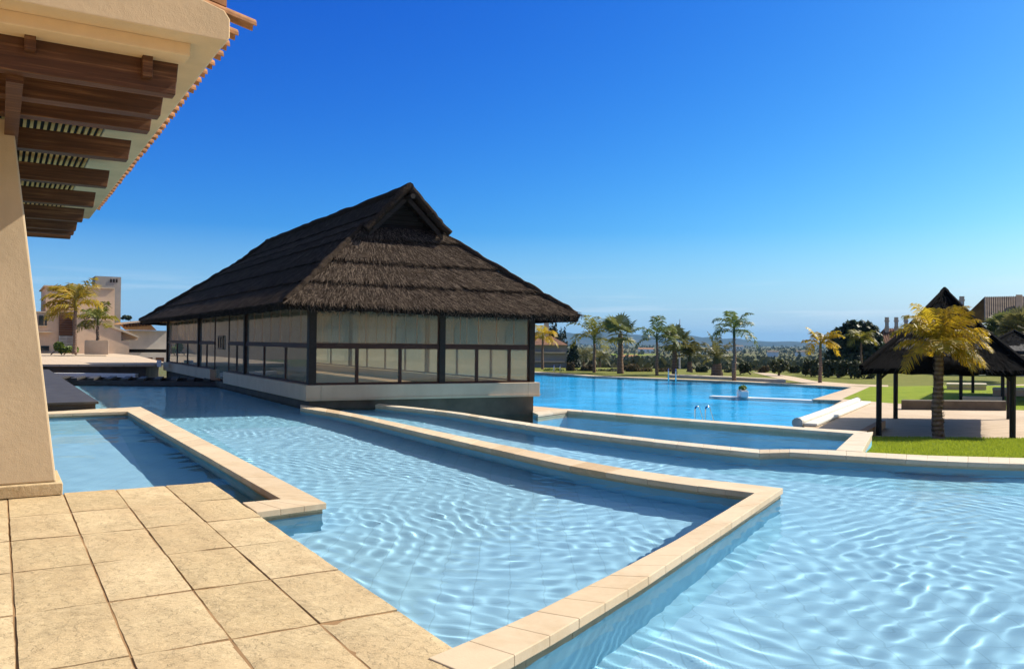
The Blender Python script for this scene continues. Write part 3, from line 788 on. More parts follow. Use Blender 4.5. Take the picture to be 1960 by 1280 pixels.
# gable boards and backing sheet, near-black to paint the shade inside
b = MB()
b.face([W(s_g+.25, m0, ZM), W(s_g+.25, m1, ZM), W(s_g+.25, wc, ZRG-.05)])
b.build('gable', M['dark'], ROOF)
b = MB()
for k in range(7):
    z0 = ZM+.02+k*.15; hw = GW*(1-(z0+.13-ZM)/(ZRG-ZM))-.02
    if hw > .05: wbox(b, s_g+.20, s_g+.235, wc-hw, wc+hw, z0, z0+.12)
b.build('gable_boards', M['hutwood'], ROOF)
for sg in (-1, 1):
    b = MB(); p0 = W(s_r0+.12, wc+sg*.03, ZRG-.13); p1 = W(s_r0+.12, wc+sg*(GW-.02), ZM-.12)
    dd = ZV*-.18; b.slab([p0, p1, p1+dd, p0+dd], PU*.06); b.build('barge_board', M['frame'], ROOF)
b = MB(); b.tube([W(s_r0-.28, wc, ZRG-.20), W(s_r0+.5, wc, ZRG-.20)], .075, 8); b.build('ridge_pole', M['frame'], ROOF)
# timber lining under the thatch
b = MB(); dz = -.27
zl = lambda z: z+dz
q = [(s_e0+.3, e0+.3), (s_e0+.3, e1-.3), (s_e1-.3, e1-.3), (s_e1-.3, e0+.3)]
ZLe = ZE+.3*(ZM-ZE)/(HW-GW)
qm = [(s_g+.05, m0), (s_g+.05, m1), (s_m1, m1), (s_m1, m0)]
for k in range(4):
    k2 = (k+1) % 4
    b.face([W(*q[k], zl(ZLe)), W(*q[k2], zl(ZLe)), W(*qm[k2], zl(ZM)), W(*qm[k], zl(ZM))])
b.face([W(*x, zl(ZM)+.001) for x in qm])
b.build('timber_lining', M['ceiling_wood'], ROOF)
b = MB()
for k in range(26):
    s_ = s_e0+.5+k*(s_e1-s_e0-1)/25
    for sg in (-1, 1):
        fs = min(1, max(0, (s_-s_e0)/(s_g-s_e0)))*min(1, max(0, (s_e1-s_)/(s_e1-s_m1))); 
        if fs < .3: continue
        wa = wc+sg*(HW-.45); wb_ = wc+sg*(HW-.45-(HW-GW-.45)*fs)
        za = zl(ZE)+.45*(ZM-ZE)/(HW-GW)-.03; zb_ = zl(ZE)+(ZM-ZE)*fs*.96
        p0, p1 = W(s_, wa, za), W(s_, wb_, zb_-.03)
        b.slab([p0, p1, p1-ZV*.12, p0-ZV*.12], PU*.07)
for k in range(9):
    w_ = e0+.7+k*(e1-e0-1.4)/8
    fs = min(1, (min(w_-e0, e1-w_))/(HW-GW))
    if fs < .3: continue
    p0, p1 = W(s_e0+.45, w_, zl(ZE)+.45*(ZM-ZE)/(s_g-s_e0)-.03), W(s_e0+.15+(s_g-s_e0-.2)*fs, w_, zl(ZE)+(ZM-ZE)*fs*.96-.03)
    b.slab([p0, p1, p1-ZV*.12, p0-ZV*.12], PV*.07)
b.build('rafters', M['ceiling_wood'], ROOF)

# ------------------------------------------------------------------ veranda of the house at the left
VER = thing('house_veranda', 'cream plastered tiled eaves over dark timber beams on a battered pillar', 'veranda', P(60, 947, 0))
C0 = P(120, 946.5, 0)                          # front right foot of the pillar plinth
def vb(bm, a, b_, da, db, z0, z1, o=C0, tint=.5):   # box in the terrace directions: a along A, b_ along B
    q = V3(o, 0)+A*a+B*b_
    bm.obox(q+ZV*z0, A*da, B*db, ZV*(z1-z0), tint)
pil = MB()
c0 = PD(108, 926.5, C0.y+.05)
zt = .125
r0 = V3(c0, 0)
tp = PD(25, 229, C0.y+.30); z1 = tp.z
lo = [r0-B*1.5, r0, r0+A*.85, r0-B*1.5+A*.85]; hi = [V3(tp, 0)-B*1.1, V3(tp, 0), V3(tp, 0)+A*.62, V3(tp, 0)-B*1.1+A*.62]
N_ = 10
for k in range(N_):
    f0, f1 = k/N_, (k+1)/N_
    pil.hexa([V3(a_.lerp(b2, f0), zt+.001+(z1-zt)*f0) for a_, b2 in zip(lo, hi)], [V3(a_.lerp(b2, f1), zt+.001+(z1-zt)*f1) for a_, b2 in zip(lo, hi)]) if k == -1 else None
pil.hexa([V3(a_, zt+.001) for a_ in lo], [V3(a_, z1) for a_ in hi])
PIL = pil.build('pillar', M['stucco'], VER, bevel=.02)
b = MB(); q0 = V3(C0, 0)
b.hexa([V3(x, .002) for x in (q0-B*1.75, q0, q0+A*1.0, q0-B*1.75+A*1.0)], [V3(x, zt) for x in (q0-B*1.75, q0, q0+A*1.0, q0-B*1.75+A*1.0)])
b.build('plinth', M['terrace'], PIL, bevel=.008)
ZBm = 3.90
ends = [(336, 182.5, .46), (307.5, 222, .30), (287, 251, .26), (245.6, 306, .25), (205, 358, .25), (179, 395.6, .25), (158, 424, .25), (145.5, 441, .25), (141, 449, .25), (135, 456.5, .25)]
for k, (px, py, hh) in enumerate(ends):
    p = P(px, py, ZBm); b = MB(); L = 5.5; th = .20 if k else .16
    o0 = p-B*L
    b.slab([o0, p, p+B*.035+ZV*hh, o0+ZV*hh], A*th, rng.random())
    bo = b.build('beam', M['beam'], VER, bevel=.008)
    if k == 0:
        bo['label'] = 'deeper front timber beam with two pegs'
        for (x0, y0, y1) in ((58, 27, 64), (283, 82, 118)):
            pb = MB(); c_ = PD(x0, y0, 1); d_ = ray(x0, y0)
            n_ = A; t_ = (p-A*.10-Vector((0, 0, EYE))).dot(n_)/d_.dot(n_); top = Vector((0, 0, EYE))+d_*t_
            pb.obox(top-B*.04-ZV*.30, B*.085, A*.097, ZV*.30, .5)
            pb.build('peg', M['beam'], bo, bevel=.004)
# longitudinal timber under the beams
j0 = P(46, 137, ZBm-.003); b = MB()
b.obox(j0-B*.20, B*.20, A*11.5, ZV*.2, .4) if False else b.obox(j0-B*.13+A*.18, B*.13, A*11.0, ZV*(-.06), .5)
b.build('joist', M['beam_grey'] if 'beam_grey' in M else M['beam'], VER)
# eave frame: origin at the outer bottom corner
E0 = P(440, 80, 4.30)
def eb(bm, a, b_, da, db, z0, z1, tint=.5):
    bm.obox(V3(E0, 0)+A*a+B*b_+ZV*z0, A*da, B*db, ZV*(z1-z0), tint)
EL = (P(165, 420, 4.30)-E0).dot(A)
b = MB()
# front cornice: top band with clipped corner
prof = [(-9, 4.30), (-.03, 4.30), (0, 4.33), (0.0, 4.50), (-.05, 4.57), (-.22, 4.62), (-9, 6.4)]
pts = [V3(E0, 0)+B*u+ZV*z for u, z in prof]
b.slab(pts, A*.26)
# soffit slab behind it
b.slab([V3(E0, 0)+B*u+ZV*z+A*.262 for u, z in ((-.60, 4.315), (-.03, 4.315), (0, 4.34), (0, 4.50), (-.06, 4.60), (-.60, 4.74))], A*(EL-.262))
b.build('eave_soffit', M['plaster'], VER, bevel=.01)
b = MB(); eb(b, .264, -9, .30, 8.72, 4.19, 4.314); b.build('cornice', M['plaster'], VER, bevel=.012)
b = MB(); eb(b, .566, -9, .10, 8.45, 4.225, 4.312); b.build('moulding', M['plaster'], VER, bevel=.006)
# cane ceiling above the beams
b = MB(); k = 0; a_ = .9
x = -7.5
while x < -.64:
    b.obox(V3(E0, 0)+A*.7+B*x+ZV*4.262, A*(EL-.7), B*.035, ZV*.03, rng.random()); x += .075
b.build('cane_ceiling', M['slat'], VER)
b = MB(); b.obox(V3(E0, 0)+A*.7+B*-8+ZV*4.30, A*(EL-.75), B*7.38, ZV*.02); b.build('ceiling_board', M['dark'], VER)
# clay tiles poking out beyond the eave
b = MB(); tb = MB(); n_ = int(EL/.34)
sl = Vector((0, 0, 1)); dirn = (B*-1+ZV*.22).normalized()
for k in range(n_):
    base = V3(E0, 0)+A*(.10+k*.34)+B*(.17+(.07 if k == 0 else rng.uniform(-.012, .012)))+ZV*4.498
    pts = []
    for j in range(9):
        w = math.pi*j/8; pts.append(base+A*(-math.cos(w)*.082)+ZV*(math.sin(w)*.075))
    inn = [base+(p-base)*.76 for p in pts]
    L = dirn*.55
    tn = rng.random()
    for j in range(8):
        b.face([pts[j], pts[j+1], pts[j+1]+L, pts[j]+L], tn); b.face([inn[j+1], inn[j], inn[j]+L, inn[j+1]+L], tn); b.face([pts[j+1], pts[j], inn[j], inn[j+1]], tn)
    b.face([pts[0], pts[0]+L, inn[0]+L, inn[0]], tn); b.face([pts[8], inn[8], inn[8]+L, pts[8]+L], tn)
b.build('roof_tiles', M['tile'], VER)
b = MB(); b.slab([V3(E0, 0)+B*u+ZV*z+A*.05 for u, z in ((-.02, 4.625), (-9, 6.6), (-9, 6.68), (-.02, 4.69))], A*(EL-.05))
b.build('roof_deck', M['tile'], VER)

# ------------------------------------------------------------------ left side: low wall, bridge, deck, villa
b = MB(); f0 = V3(lw_fr, 0)
b.obox(f0-B*9+ZV*(ZF-.3), B*9, A*24.5, ZV*(.17-ZF+.3-.06)); o = b.build('low_wall', M['darkwall']); o.cycles.is_caustics_receiver = True
tag(o, 'long low dark wall with a flat slate top beside the small pool', 'wall')
cpb = MB()
for k in range(14):
    cpb.obox(f0-B*9.05-A*.05+A*(k*1.755)+ZV*.112, B*9.11, A*1.749, ZV*.058, rng.random())
cpb.build('slate_top', M['slate'], o, bevel=.006)
Dbr = br0.y
BR = thing('slatted_footbridge', 'dark footbridge of spaced cross slats at the far end of the middle pool', 'footbridge', PD(280, 736, Dbr))
xb0, xb1 = PD(90, 730, Dbr).x, PD(425, 730, Dbr).x
b = MB(); b.box(xb0, xb1, Dbr, Dbr+.12, -.9, .06); b.build('beam', M['slate'], BR)
b = MB(); b.box(xb0-6, xb1+1.5, Dbr+2.0, Dbr+2.12, -.9, .10); b.build('beam', M['slate'], BR)
x = xb0-1.0
while x < xb1+.3:
    b = MB(); sk = -.35*1.0
    b.hexa([(x, Dbr+.0, .063), (x+.26, Dbr, .063), (x+.26+sk*2, Dbr+1.99, .063), (x+sk*2, Dbr+1.99, .063)], [(x, Dbr, .15), (x+.26, Dbr, .15), (x+.26+sk*2, Dbr+1.99, .15), (x+sk*2, Dbr+1.99, .15)], .5)
    b.build('slat', M['greyslat'] if 'greyslat' in M else M['slate'], BR, bevel=.01); x += .62
# raised stone deck with its dark retaining wall
ZD = .40
dkp = px_poly([(40, 697), (296, 697.5), (318, 694), (262, 680), (205, 675.5), (40, 674)], ZD)
b = MB(); b.prism(dkp, ZD-.10, ZD); tag(b.build('raised_deck', M['deck_pale'] if 'deck_pale' in M else M['deck']), kind='structure')
b = MB(); i_ = [(x*.985+ (0), y+.12) for x, y in dkp]; b.prism(dkp[:3]+dkp[3:], -.3, ZD-.102) if False else b.prism([(dkp[0][0], dkp[0][1]+.15), (dkp[1][0]-.5, dkp[1][1]+.15), (dkp[2][0]-.5, dkp[2][1]+.3), dkp[3], dkp[4], dkp[5]], -1.2, ZD-.103)
o = b.build('retaining_wall', M['darkwall']); tag(o, 'dark rendered retaining wall under the pale raised deck', 'wall')
Dl = 37.5; x0, x1 = PD(100, 716, Dl).x, PD(259, 716, Dl).x
b = MB(); b.box(x0, x1, Dl, Dl+.3, -.2, PD(180, 714.5, Dl).z); o = b.build('white_ledge', M['white']); tag(o, 'thin white ledge between the dark retaining wall and the footbridge slats', 'ledge')
flat('pool_floor', [(x0-12, Dbr+.1), (xb1+2, Dbr+.1), (xb1+2, Dbr+9), (x0-12, Dbr+9)], -.55, M['darkwall'])

DV = None; FB = False
def PF(px, py, D):                          # a pixel on the facade plane that runs along B and passes D metres ahead on the villa's axis
    c = Vector((-.512*D, D, EYE)); d = ray(px, py); t = (c-Vector((0, 0, EYE))).dot(A)/d.dot(A)
    return Vector((0, 0, EYE))+d*t
def front(bm, px0, px1, py0, py1, D, depth, tint=.5):   # a block whose front face spans pixels at a distance
    if FB:
        p_, q_, r_ = PF(px0, py1, D), PF(px1, py1, D), PF(px0, py0, D)
        q_.z = p_.z; bm.obox(p_, q_-p_, A*depth, ZV*(r_.z-p_.z), tint); return
    a_ = PD(px0, py1, D); c_ = PD(px1, py0, D)
    m_ = (a_+c_)/2; dv = DV if DV is not None else Vector((m_.x, m_.y, 0)).normalized()
    bm.obox(a_, (c_.x-a_.x, 0, 0), dv*depth, (0, 0, c_.z-a_.z), tint)
def polyfront(bm, pts, D, depth):
    if FB:
        bm.slab([PF(x, y, D) for x, y in pts], A*depth); return
    m_ = PD(pts[0][0], pts[0][1], D); dv = DV if DV is not None else Vector((m_.x, m_.y, 0)).normalized()
    bm.slab([PD(x, y, D) for x, y in pts], dv*depth)
FB = True
VIL = thing('villa', 'pale stuccoed flat roofed villa with a tall grey chimney stack behind golden palms', 'villa', PD(160, 684, 66))
b = MB(); front(b, 86, 218, 548, 690, 68, 9); front(b, 40, 112, 598, 690, 67, .99); front(b, -420, 39, 556, 690, 67, 8)
polyfront(b, [(147, 690), (147, 601), (152, 600), (232, 631), (232, 652), (247, 652), (247, 690)], 66.0, 1.6)
polyfront(b, [(232.2, 632), (264, 646), (264, 651), (232.2, 650)], 66.6, .5)
WL = b.build('wall', M['villa'], VIL)
b = MB(); front(b, 84, 220, 545.5, 548, 67.9, 9.2); b.build('parapet', M['cream'], VIL)
b = MB(); front(b, 70, 112, 595.5, 598, 66.9, 1.05); b.build('parapet', M['cream'], VIL)
b = MB(); polyfront(b, [(147, 601), (147, 597.5), (153, 597), (266, 643.5), (266, 646.5), (264, 646)], 65.9, 1.9); b.build('parapet', M['cream'], VIL)
b = MB(); front(b, 180, 229.5, 528, 700, 77.5, 3); CH = b.build('chimney', M['greywall'], VIL)
for x in (211, 216.5, 222):
    b = MB(); front(b, x, x+3, 534, 540.5, 77.45, .2); b.build('vent_opening', M['dark'], CH)
b = MB(); front(b, 112, 141, 597, 668, 66.9, .3); b.build('doorway_recess', M['greywall'], VIL)
b = MB(); 
for k in range(10): front(b, 113, 139, 598+k*4.4, 601.8+k*4.4, 66.8, .08, rng.random())
b.build('shutter', M['beam'], VIL)
b = MB()
for k in range(8): front(b, 113, 139, 644+k*2.8, 645.2+k*2.8, 66.75, .05)
for x in (113, 126, 138.5): front(b, x, x+.8, 642, 667, 66.74, .02)
b.build('railing', M['dirtwhite'], VIL)
for x0_, x1_, y0_, y1_ in ((74, 83.5, 604, 623), (85.5, 90, 604, 623), (78, 94, 662, 672)):
    b = MB(); front(b, x0_, x1_, y0_, y1_, 66.92, .05); wf = b.build('window', M['window'], VIL)
    b = MB(); front(b, x0_-.7, x1_+.7, y1_, y1_+1, 66.85, .15); b.build('sill', M['cream'], wf)
b = MB(); front(b, 70, 100, 634, 636, 66.6, .4); b.build('balcony_ledge', M['cream'], VIL)
# low garden building with a tiled timber eave
GB = thing('garden_building', 'low white walled building with a timber eave behind the raised deck', 'building', PD(285, 686, 74))
b = MB(); front(b, 246, 345, 632, 668, 74, 6); front(b, 246, 345, 674.5, 700, 73.8, 5); b.build('wall', M['whitewall'], GB)
b = MB(); front(b, 246.5, 344, 668.1, 674.4, 74.3, 3); b.build('dark_opening', M['dark'], GB)
b = MB(); polyfront(b, [(231, 617), (284, 612), (330, 616), (345, 617), (345, 620), (330, 619), (284, 615), (231, 620.5)], 72, 5); b.build('roof', M['cream'], GB)
b = MB(); polyfront(b, [(233, 620.5), (283, 615.2), (300, 632), (245, 631)], 73.0, 2); b.build('timber_eave', M['ceiling_wood'], GB)
b = MB()
for k in range(9): front(b, 236+k*6, 239.5+k*6, 620-k*.5, 626-k*.4, 72.6, .35)
b.build('rafter_ends', M['beam'], GB)
b = MB()
for k in range(3): front(b, 254+k*22, 270+k*22, 684, 692, 73.7, .05)
b.build('shutter', M['beam'], GB)
FB = False
o = MB(); front(o, 300, 309, 690, 702, 38.8, .9); o = o.build('post', M['white'], None, bevel=.02); o.name = 'pool_bollard'
tag(o, 'small white box at the right corner of the raised deck', 'bollard')
PLN = thing('planter', 'pale square stuccoed planter box holding a small windswept palm', 'planter', PD(184, 676, 58))
b = MB(); front(b, 161.5, 208, 652, 678, 58, 2.2); b.build('box', M['cream'], PLN, bevel=.03)
b = MB(); front(b, 163, 206.5, 651.6, 652.2, 58.1, 2.0); b.build('soil', M['soil'], PLN)

DV = None
M['pale_shutter'] = plain('pale_shutter', (.36, .38, .33), .5)
FB = False
CB = thing('apartment_block', 'long cream building seen through the glass walls of the pavilion', 'building', PD(650, 720, 92))
DV = None
NB = Vector((.75, -.66, 0)).normalized()
def PN(px, py):
    d = ray(px, py); return Vector((0, 0, EYE))+d*((Vector((-19, 92, EYE))-Vector((0, 0, EYE))).dot(NB)/d.dot(NB))
zt_ = PN(650, 604).z; cl_, cr_ = PN(352, 700), PN(984, 700)
def cbox(bm, p, q, z0, z1, dp): bm.obox(V3(p, z0), V3(q, 0)-V3(p, 0), NB*-dp, ZV*(z1-z0))
b = MB(); cbox(b, cl_, cr_, -3, zt_, 2.5); b.build('wall', M['whitewall'], CB)
b = MB(); cbox(b, cl_.lerp(cr_, -.01)+NB*.2, cr_.lerp(cl_, -.01)+NB*.2, zt_+.01, zt_+.4, 2.9); b.build('parapet', M['cream'], CB)
for k in range(14):
    b = MB(); f = .03+k*.069; cbox(b, cl_.lerp(cr_, f)+NB*.06, cl_.lerp(cr_, f+.022)+NB*.06, -.9, 1.1+.5*(k % 2), .055); b.build('window', M['pale_shutter'], CB)
MH = thing('main_house', 'long cream house with arched openings facing the pools from behind the terrace', 'house', (6, -15, 0))
b = MB(); b.box(-34, 62, -24, -15, -1.5, 8.5); b.build('wall', M['plaster'], MH)
for k in range(12):
    x = -28+k*7.4; n_ = 12; b = MB()
    b.slab([Vector((x, -14.98, 0)), Vector((x+3, -14.98, 0))]+[Vector((x+1.5+1.5*math.cos(math.pi*j/n_), -14.98, 2.6+1.3*math.sin(math.pi*j/n_))) for j in range(n_+1)], (0, .06, 0)); b.build('window', M['pale_shutter'], MH)
b = MB(); b.slab([Vector((-35, -14, 8.51)), Vector((-35, -25, 8.51)), Vector((-35, -25, 9.0)), Vector((-35, -19.5, 10.8)), Vector((-35, -14, 9.0))], (98, 0, 0)); b.build('roof', M['tile'], MH)
bm = MB(); bm.prism([(-34, -15), (62, -15), (30, 1.9), (14.2, 2.2), (.25, 2.2), (-20, 2.2)], -1.6, -.2); tag(bm.build('terrace_ground', M['deck']), kind='structure')
# ------------------------------------------------------------------ palms
WIND = Vector((.55, -.25, 0))
def feather(bm, base, d0, L, droop, wind, seed, steps=26, leaf=.55, wdt=.022, gold=.5, bare=.16):
    r = random.Random(seed); p = Vector(base); d = Vector(d0).normalized(); ds = L/steps
    pts = [p.copy()]
    for k in range(steps):
        t_ = k/steps
        d = (d+Vector((0, 0, -1))*droop*ds*(.35+1.3*t_)+wind*ds*(.25+.9*t_)).normalized()
        p = p+d*ds; pts.append(p.copy())
    bm.tube(pts[::3]+([pts[-1]] if (len(pts)-1) % 3 else []), [.028*(1-.85*i/max(1, len(pts[::3]))) *(L/2.2) for i in range(len(pts[::3])+(1 if (len(pts)-1) % 3 else 0))], 4, min(1, gold*.9), False)
    side0 = d0.cross(Vector((0, 0, 1)))
    for k in range(1, steps):
        t_ = k/steps
        if t_ < bare: continue
        ax = (pts[k+1]-pts[k-1]).normalized()
        sd = ax.cross(Vector((0, 0, 1)))
        if sd.length < .05: sd = side0
        sd.normalize(); up = sd.cross(ax).normalized()
        ll = leaf*(math.sin(math.pi*min(1, .12+.86*t_))**.6)*r.uniform(.8, 1.1)
        for sg in (-1, 1):
            q = pts[k]+ax*r.uniform(-.5, .5)*ds
            v = (sd*sg*1.0+ax*r.uniform(.45, .8)+up*r.uniform(-.1, .35)+wind*.35).normalized()
            v2 = (v+Vector((0, 0, -1))*r.uniform(.5, 1.1)+wind*.5).normalized()
            m_ = q+v*ll*.55; e_ = m_+v2*ll*.5
            w = ax*wdt*r.uniform(.8, 1.2)
            tn = min(1, max(0, gold+r.gauss(0, .18)))
            bm.face([q-w*.6, q+w*.6, m_+w, m_-w], tn); bm.face([m_-w, m_+w, e_+w*.15, e_-w*.15], tn)
def palm(name, label, cat, base, H, tr, nf, L, leafmat, seed, group=None, droop=.9, wind=Vector(), gold=.5, leaf=.5, wdt=.022, steps=24, up=(.15, 1.1), lean=(0, 0), bulge=0, azs=None, trunkmat='trunk', rough=False):
    r = random.Random(seed); base = Vector(base)
    o = thing(name, label, cat, base, group)
    b = MB(); n = 16; pts = []; rad = []
    for k in range(n+1):
        f = k/n; w = .02*math.sin(f*9+seed)
        pts.append(base+Vector((lean[0]*f*f*H+w, lean[1]*f*f*H, H*f-.05))); rr = tr*(1.25-.45*f)*(1+.06*((k % 2)*2-1)+bulge*math.sin(math.pi*min(1, f*1.6)))
        rad.append(rr*(1.25 if k == 0 else 1))
    if rough:
        n = 60; pts = [base+Vector((.03*math.sin(k*.11+seed), 0, H*k/n-.05)) for k in range(n+1)]
        rad = [tr*(1.32-.55*(k/n)**.8)*r.choice((.95, 1.0, 1.05, 1.0))*r.uniform(.95, 1.05) for k in range(n+1)]
    b.tube(pts, rad, 12, .5)
    if rough:
        for _ in range(420):                    # frayed leaf bases
            f = r.random()**.7; a_ = r.uniform(0, 6.28); rr = tr*(1.3-.62*f**.8)*.97; c = base+Vector((math.cos(a_)*rr, math.sin(a_)*rr, H*f)); d = Vector((math.cos(a_), math.sin(a_), 0)); w = Vector((-d.y, d.x, 0))*r.uniform(.02, .05)
            b.face([c-w, c+w, c+d*r.uniform(.02, .07)+ZV*r.uniform(.05, .16)], .5)
    b.build('trunk', M[trunkmat], o, smooth=True)
    b = MB(); top = pts[-1]
    # crown shaft
    b.tube([top-ZV*.05, top+ZV*.16*L, top+ZV*.34*L], [tr*.85, tr*.8, tr*.35], 8, max(0, gold-.25))
    for k in range(nf):
        a_ = (azs[k] if azs else 2*math.pi*(k+r.uniform(-.3, .3))/nf*1.0+k*2.4*0)
        e_ = up[0]+(up[1]-up[0])*((k*0.618) % 1.0)+r.uniform(-.1, .1)
        d = Vector((math.cos(a_)*math.cos(e_), math.sin(a_)*math.cos(e_), math.sin(e_)))
        feather(b, top+ZV*r.uniform(.1, .3)*L*.8, d, L*r.uniform(.8, 1.1), droop*r.uniform(.75, 1.25), wind, seed*100+k, steps, leaf*r.uniform(.85, 1.1), wdt, min(1, max(0, gold+r.gauss(0, .15))))
    b.build('crown', M[leafmat], o)
    return o
def fanpalm(name, label, cat, base, H, tr, nf, L, seed, group=None, mat='fan', gold=.4, skirt=True):
    r = random.Random(seed); base = Vector(base); o = thing(name, label, cat, base, group)
    b = MB(); n = 12; pts = [base+Vector((.02*math.sin(k+seed), 0, H*k/n-.05)) for k in range(n+1)]
    b.tube(pts, [tr*(1.35-.5*k/n)*(1+.05*((k % 2)*2-1)) for k in range(n+1)], 9, .5); b.build('trunk', M['trunk'], o, smooth=True)
    b = MB(); top = pts[-1]
    for k in range(nf):
        a_ = r.uniform(0, 6.28); e_ = r.uniform(-.7 if skirt else -.2, 1.35)
        d = Vector((math.cos(a_)*math.cos(e_), math.sin(a_)*math.cos(e_), math.sin(e_)))
        c = top+d*L*r.uniform(.45, .6); b.tube([top+ZV*.05, c], [.03, .015], 4, .7, False)
        sd = d.cross(ZV); sd = sd.normalized() if sd.length > .05 else Vector((1, 0, 0)); up = sd.cross(d)
        tn = min(1, max(0, gold+r.gauss(0, .2)+(.4 if e_ < -.2 else 0)))
        R_ = L*r.uniform(.5, .65); nb = 17
        for j in range(nb):
            w = -2.0+4.0*j/(nb-1); v = (d*math.cos(w)+sd*math.sin(w)+up*.12*math.cos(w*2)).normalized()
            m_ = c+v*R_*.6; e2 = c+v*R_*r.uniform(.92, 1.05)-ZV*R_*r.uniform(.05, .25); pw = v.cross(up).normalized()*R_*.075
            b.face([c, m_+pw, e2, m_-pw], tn)
    b.build('crown', M[mat], o); return o
def gp(px, py, z=ZG): return P(px, py, z)
# the big palm in front of the hut
bp = P(1795, 842, -1.0)
azr = [math.pi*x for x in (1.02, .85, 1.2, .62, 1.45, .1, -.12, .3, .02, -.3, .42, -.05, .2, 1.7, .75, -.2, .12, 1.1, -.02, .5, 1.35, .06, .25, -.4)]
k_ = bp.y/F
azr = azr+[math.pi*x for x in (.0, .2, -.1, .08, .9, .6, .15, -.25, 1.05, .35, .02, .5)]
palm('palm_tree', 'golden windblown palm with ringed trunk standing before the nearest thatched hut', 'palm tree', bp, (842-676)*k_, .13, len(azr), 1.42, 'palm_gold', 21, droop=1.05, wind=Vector((.26, -.05, -.05)), gold=.6, leaf=.56, wdt=.015, steps=46, up=(-.1, 1.45), azs=azr, rough=True)
BGP = 'feather palms beyond the big pool'
def bgpalm(px, pyb, pyt, D, mat, seed, label, nf=11, L=2.2, wind=(.1, 0, 0), gold=.5, droop=.8, tr=.12, up=(.1, 1.2), leaf=.85, azs=None, z=None, group=BGP, lean=(0, 0), bulge=0):
    base = PD(px, pyb, D); H = (pyb-pyt)*D/F
    return palm('palm_tree', label, 'palm tree', base, H, tr, nf, L, mat, seed, group, droop, Vector(wind), gold, leaf, .05, 20, up, lean, bulge, [math.pi*x for x in azs] if azs else None)
bgpalm(1038, 711, 650, 84, 'palm_gold', 31, 'golden palm with short drooping fronds beside the brown roofed pool house', 12, 2.0, (.0, 0, 0), .6, 1.1, .12)
bgpalm(1137, 716, 656, 76, 'palm_mix', 32, 'wide palm with yellow tipped fronds spreading left and right before the cypress gap', 13, 3.0, (.02, 0, 0), .4, .62, .13, (.2, 1.4), .95)
bgpalm(1257, 721, 652, 70, 'palm_green', 33, 'slender green palm with feathery fronds swept upward behind the pool ladder', 11, 2.4, (.12, 0, 0), .45, .8, .11, (.1, 1.4), .75, None, None, BGP, (.0, 0), .15)
bgpalm(1405, 729, 643, 62, 'palm_green', 34, 'tallest green palm with arching fronds at the far edge of the big pool', 12, 2.35, (.05, 0, 0), .4, .95, .12, (.15, 1.4), .8, None, None, BGP, (.0, 0), .25)
bgpalm(1570, 736, 664, 60, 'palm_gold', 35, 'yellow palm blown to the right in front of the big dark tree', 12, 1.7, (.35, 0, 0), .5, 1.0, .115, (.0, 1.3), .7, [.05, -.1, .2, .9, .75, 1.1, .1, .3, -.2, .5, .02, .6])
bgpalm(1648, 715, 653, 76, 'palm_mix', 36, 'thin young palm showing through the big dark tree near the tiled house', 9, 1.5, (.1, 0, 0), .5, 1.0, .1)
bgpalm(1320, 711, 690, 72, 'palm_olive', 37, 'short dusty palm with upright fronds left of the stone kerb', 13, 1.9, (.0, 0, 0), .4, .5, .22, (.4, 1.4))
bgpalm(1372, 719, 694, 68, 'palm_olive', 38, 'stubby date palm with thick dark base and stiff fronds', 16, 2.3, (0, 0, 0), .3, .45, .42, (.1, 1.45), .45)
bgpalm(1117, 712, 686, 104, 'palm_olive', 39, 'small rounded palm behind the low hedge near the pool house', 13, 2.2, (0, 0, 0), .3, .8, .16)
bgpalm(1148, 712, 690, 112, 'palm_olive', 40, 'small dark palm in the dry field behind the hedge', 12, 1.9, (0, 0, 0), .2, .9, .14)
FG = 'fan palms beyond the big pool'
def bgfan(px, pyb, pyt, D, seed, label, nf=26, L=2.0, tr=.22, mat='fan', gold=.4, group=FG):
    return fanpalm('fan_palm', label, 'palm tree', PD(px, pyb, D), (pyb-pyt)*D/F, tr, nf, L, seed, group, mat, gold)
bgfan(1187, 717, 636, 74, 51, 'stout fan palm with thick brown trunk and stiff open crown', 15, 2.0, .23, 'fan', .5)
bgfan(1291, 716, 652, 72, 52, 'fan palm with dense round crown and dead fronds on thick trunk', 22, 1.65, .18, 'fan', .6)
bgfan(1925, 668, 640, 66, 53, 'fan palm growing in front of the tiled house on the right', 30, 2.0, .2, 'fan', .4, None)
bgfan(1953, 662, 634, 62, 54, 'brown leaved fan palm half cut off at the right edge', 28, 1.9, .2, 'palm_olive', .8, None)
# windswept palms by the villa
palm('palm_tree', 'golden palm blown to the left in front of the villa shutters', 'palm tree', PD(143, 676, 56), (676-592)*56/F, .12, 22, 2.2, 'palm_gold', 61, None, .8, Vector((-.33, 0, 0)), .65, .95, .045, 22, (.0, 1.35), (0, 0), 0, [math.pi*x for x in (1, .9, 1.1, .8, 1.2, .95, 1.05, .6, .5, .4, 1.3, .2, .05, .7, 1.0, .98, .85, 1.02, .92, .3, .1, .55)])
palm('palm_tree', 'smaller green gold palm rising from the square planter', 'palm tree', PD(187, 653, 59), (653-620)*59/F, .10, 14, 1.6, 'palm_mix', 62, None, .85, Vector((-.12, 0, 0)), .45, .85, .045, 20, (-.1, 1.35), (-.03, 0), 0, [math.pi*x for x in (1, .85, 1.15, .7, .55, .9, 1.05, .0, -.1, .2, .45, .6, 1.2, .8)])

